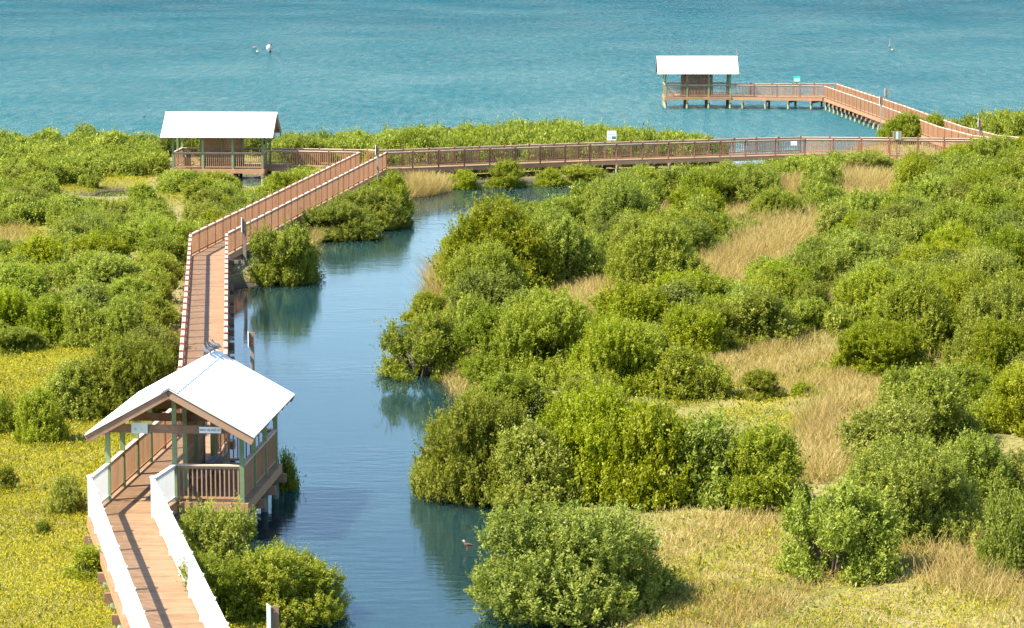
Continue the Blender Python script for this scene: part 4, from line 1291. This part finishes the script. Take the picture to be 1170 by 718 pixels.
# ------------------------------------------------------------------ ground cover
def scatter(poly_px, dens, seed, edge=0.0, zz=0.25, soft=0.8, patchy=False):
    r = np.random.default_rng(seed)
    poly = np.array([at(x, y, zz)[:2] for x, y in poly_px])
    lo, hi = poly.min(0), poly.max(0)
    n = int((hi - lo).prod() * dens)
    P = r.uniform(lo, hi, (n, 2))
    s = sdist(P, poly)
    P = P[s > r.uniform(-soft, soft, len(P)) * 0.8]
    P = P[land(P) > edge]
    if patchy: P = P[r.random(len(P)) < np.clip(0.55 + 1.0 * patch_noise(P, 0.45, seed), 0.22, 1)]
    return P, r

def patch_noise(P, sc, seed):
    x, y = P[:, 0] * sc, P[:, 1] * sc
    return (np.sin(x * 1.7 + seed) * np.cos(y * 1.3 - seed) + 0.6 * np.sin(x * 3.9 - y * 2.7 + seed * 2) + 0.4 * np.sin(x * 8.1 + y * 6.3)) / 2

def mat_leaves(P, r, L, hmax, seed, upright=0.6, w=0.5):
    z = ground_z(P)
    pn = patch_noise(P, 0.6, seed)
    hh = hmax * np.clip(0.55 + 0.5 * pn, 0.15, 1.2)
    b = np.column_stack([P, z + r.uniform(0, 1, len(P)) * hh])
    ax = np.tile(np.array([[0, 0, upright]]), (len(P), 1)) + unit(len(P), r) * 0.6
    V = leaves(b, ax, r, L, w, 0.5)
    tone = np.clip(0.5 + 0.30 * patch_noise(P, 0.35, seed + 3) + r.normal(0, 0.06, len(P)), 0, 1)
    return V, tone

def blades(P, r, h, seed, w=0.02, lean=0.35):
    z = ground_z(P)
    n = len(P)
    H = h * r.uniform(0.55, 1.2, n) * np.clip(0.9 + 0.35 * patch_noise(P, 0.5, seed), 0.4, 1.4)
    a = r.uniform(0, 6.28, n); s = np.column_stack([np.cos(a), np.sin(a), np.zeros(n)]) * w / 2
    b = np.column_stack([P, z - 0.02])
    t = b + np.column_stack([r.normal(0, lean, n) * H, r.normal(0, lean, n) * H, H])
    V = np.stack([b - s, b + s, t + s * 0.35, t - s * 0.35], 1).reshape(-1, 3)
    tone = np.clip(0.5 + 0.25 * patch_noise(P, 0.3, seed) + r.normal(0, 0.18, n), 0, 1)
    return V, tone

SW = [  # yellow saltwort carpets: polygon, density, height
 ([(-120, 392), (60, 396), (205, 398), (206, 440), (200, 520), (236, 600), (300, 700), (330, 800), (-160, 900)], 210, 0.20),
 ([(-80, 250), (40, 255), (60, 275), (30, 295), (-80, 300)], 90, 0.3),
 ([(55, 205), (100, 198), (175, 196), (170, 214), (120, 218), (60, 222)], 90, 0.3),
 ([(175, 220), (240, 218), (240, 236), (180, 236)], 60, 0.3),
 ([(150, 395), (205, 380), (206, 440), (150, 430)], 120, 0.25),
 ([(760, 455), (830, 440), (1000, 455), (1010, 500), (960, 520), (860, 505), (770, 490)], 120, 0.22),
 ([(690, 740), (720, 650), (900, 640), (1000, 690), (1170, 690), (1190, 900), (690, 900)], 120, 0.18),
 ([(505, 445), (530, 400), (560, 380), (600, 380), (560, 440), (520, 470)], 120, 0.25),
 ([(900, 640), (1100, 620), (1180, 690), (1000, 720)], 80, 0.2),
 ([(700, 660), (760, 600), (900, 600), (920, 650), (760, 720)], 90, 0.2),
 ([(800, 440), (810, 400), (960, 420), (1000, 450), (880, 450)], 60, 0.2),
]
vs, ts = [], []
for i, (pl, d, h) in enumerate(SW):
    P, r = scatter(pl, d * 3.0, 40 + i, patchy=i > 4)
    V, t = mat_leaves(P, r, 0.066, h, i * 1.7, upright=1.1)
    vs.append(V); ts.append(t)
me = np_mesh('saltwort', np.concatenate(vs), 4, np.concatenate(ts), M['saltwort'])
tag(link_mesh('saltwort', me), 'yellow green saltwort carpet covering the open marsh flats', 'ground cover', kind='stuff')

DG = [  # dry straw grass
 ([(945, 232), (965, 196), (1010, 190), (1012, 215), (1000, 235), (960, 245)], 55, 1.0),
 ([(830, 310), (850, 262), (930, 245), (935, 262), (900, 290), (860, 305)], 45, 0.9),
 ([(800, 330), (830, 295), (850, 305), (820, 335)], 50, 0.8),
 ([(640, 350), (660, 328), (740, 322), (760, 345), (735, 375), (690, 370)], 50, 0.7),
 ([(482, 345), (490, 310), (515, 305), (520, 345)], 90, 1.0),
 ([(885, 222), (905, 205), (925, 210), (905, 226)], 50, 0.9),
 ([(790, 440), (800, 396), (880, 396), (1000, 420), (1030, 450), (1000, 475), (880, 452)], 75, 0.42),
 ([(900, 530), (940, 470), (990, 470), (990, 540), (930, 560)], 80, 0.7),
 ([(690, 640), (760, 590), (900, 590), (960, 640), (900, 700), (700, 760)], 60, 0.30),
 ([(690, 730), (860, 640), (1170, 600), (1200, 800), (690, 860)], 42, 0.26),
 ([(1030, 640), (1140, 580), (1180, 620), (1170, 700), (1080, 690)], 80, 0.55),
 ([(462, 226), (490, 226), (514, 219), (508, 206), (466, 207)], 120, 0.8),
 ([(345, 288), (352, 272), (385, 258), (392, 270), (366, 280)], 120, 0.7),
 ([(500, 440), (520, 400), (535, 400), (530, 450)], 60, 0.5),
 ([(500, 420), (490, 330), (520, 270), (640, 235), (900, 205), (960, 300), (960, 400), (760, 420)], 22, 0.5),
 ([(960, 400), (960, 220), (1100, 180), (1250, 180), (1250, 480), (1060, 480)], 10, 0.5),
 ([(-60, 290), (-60, 255), (30, 262), (25, 290)], 30, 0.5),
]
vs, ts = [], []
for i, (pl, d, h) in enumerate(DG):
    P, r = scatter(pl, d * 3.0, 80 + i, edge=-0.2, patchy=i in (6, 8, 9, 10))
    V, t = blades(P, r, h, i * 2.3, w=0.02, lean=0.55)
    vs.append(V); ts.append(t)
me = np_mesh('dry_grass', np.concatenate(vs), 4, np.concatenate(ts), M['straw'])
tag(link_mesh('dry_grass', me), 'tan dry grass standing in patches between the bushes', 'grass', kind='stuff')

# green weeds everywhere on the land, thin
P = np.random.default_rng(5).uniform((-45, 60), (60, 235), (520000, 2))
P = P[(np.abs(P[:, 0]) / P[:, 1] * FPX < 900)]
P = P[land(P) > 0.0]
r = np.random.default_rng(6)
pn = patch_noise(P, 0.8, 9.0)
P = P[r.random(len(P)) < np.clip(0.55 + 0.8 * pn, 0.12, 1) * np.clip(130 / P[:, 1], 0.4, 1)]
V, t = mat_leaves(P, r, 0.17, 0.30, 5.0, 0.9, 0.35)
me = np_mesh('low_weeds', V, 4, t, M['weed'])
tag(link_mesh('low_weeds', me), 'thin green weeds growing low over the land between bushes', 'ground cover', kind='stuff')

# ------------------------------------------------------------------ light, sky, camera
SUN = Vector((-0.90, -0.38, 1.16)).normalized()
sun = bpy.data.lights.new('sun', 'SUN'); sun.energy = 4.8; sun.angle = R(1.0); sun.color = (1.0, 0.94, 0.82)
so = bpy.data.objects.new('sun', sun); COL.objects.link(so)
so.rotation_euler = (-SUN).to_track_quat('-Z', 'Y').to_euler()
so.location = (0, 0, 60)
w = bpy.data.worlds.new('World'); SC.world = w; w.use_nodes = True
nt = w.node_tree; nt.nodes.clear()
sky = nt.nodes.new('ShaderNodeTexSky'); sky.sky_type = 'NISHITA'; sky.sun_disc = False
sky.sun_elevation = math.asin(SUN.z); sky.sun_rotation = math.atan2(SUN.x, SUN.y)
sky.air_density = 1.0; sky.dust_density = 0.0; sky.ozone_density = 3.5
bg = nt.nodes.new('ShaderNodeBackground'); bg.inputs[1].default_value = 0.13
wo = nt.nodes.new('ShaderNodeOutputWorld')
nt.links.new(sky.outputs[0], bg.inputs[0]); nt.links.new(bg.outputs[0], wo.inputs[0])

cam = bpy.data.cameras.new('camera'); cam.sensor_width = 36; cam.lens = FPX / 1170 * 36
cam.clip_start = 1; cam.clip_end = 9000
co = bpy.data.objects.new('camera', cam); COL.objects.link(co)
co.location = (0, 0, CZ); co.rotation_euler = (math.pi / 2 - PITCH, 0, 0)
SC.camera = co
SC.view_settings.view_transform = 'Standard'
SC.view_settings.look = 'None'
SC.view_settings.exposure = 1.4
SC.view_settings.gamma = 1.0
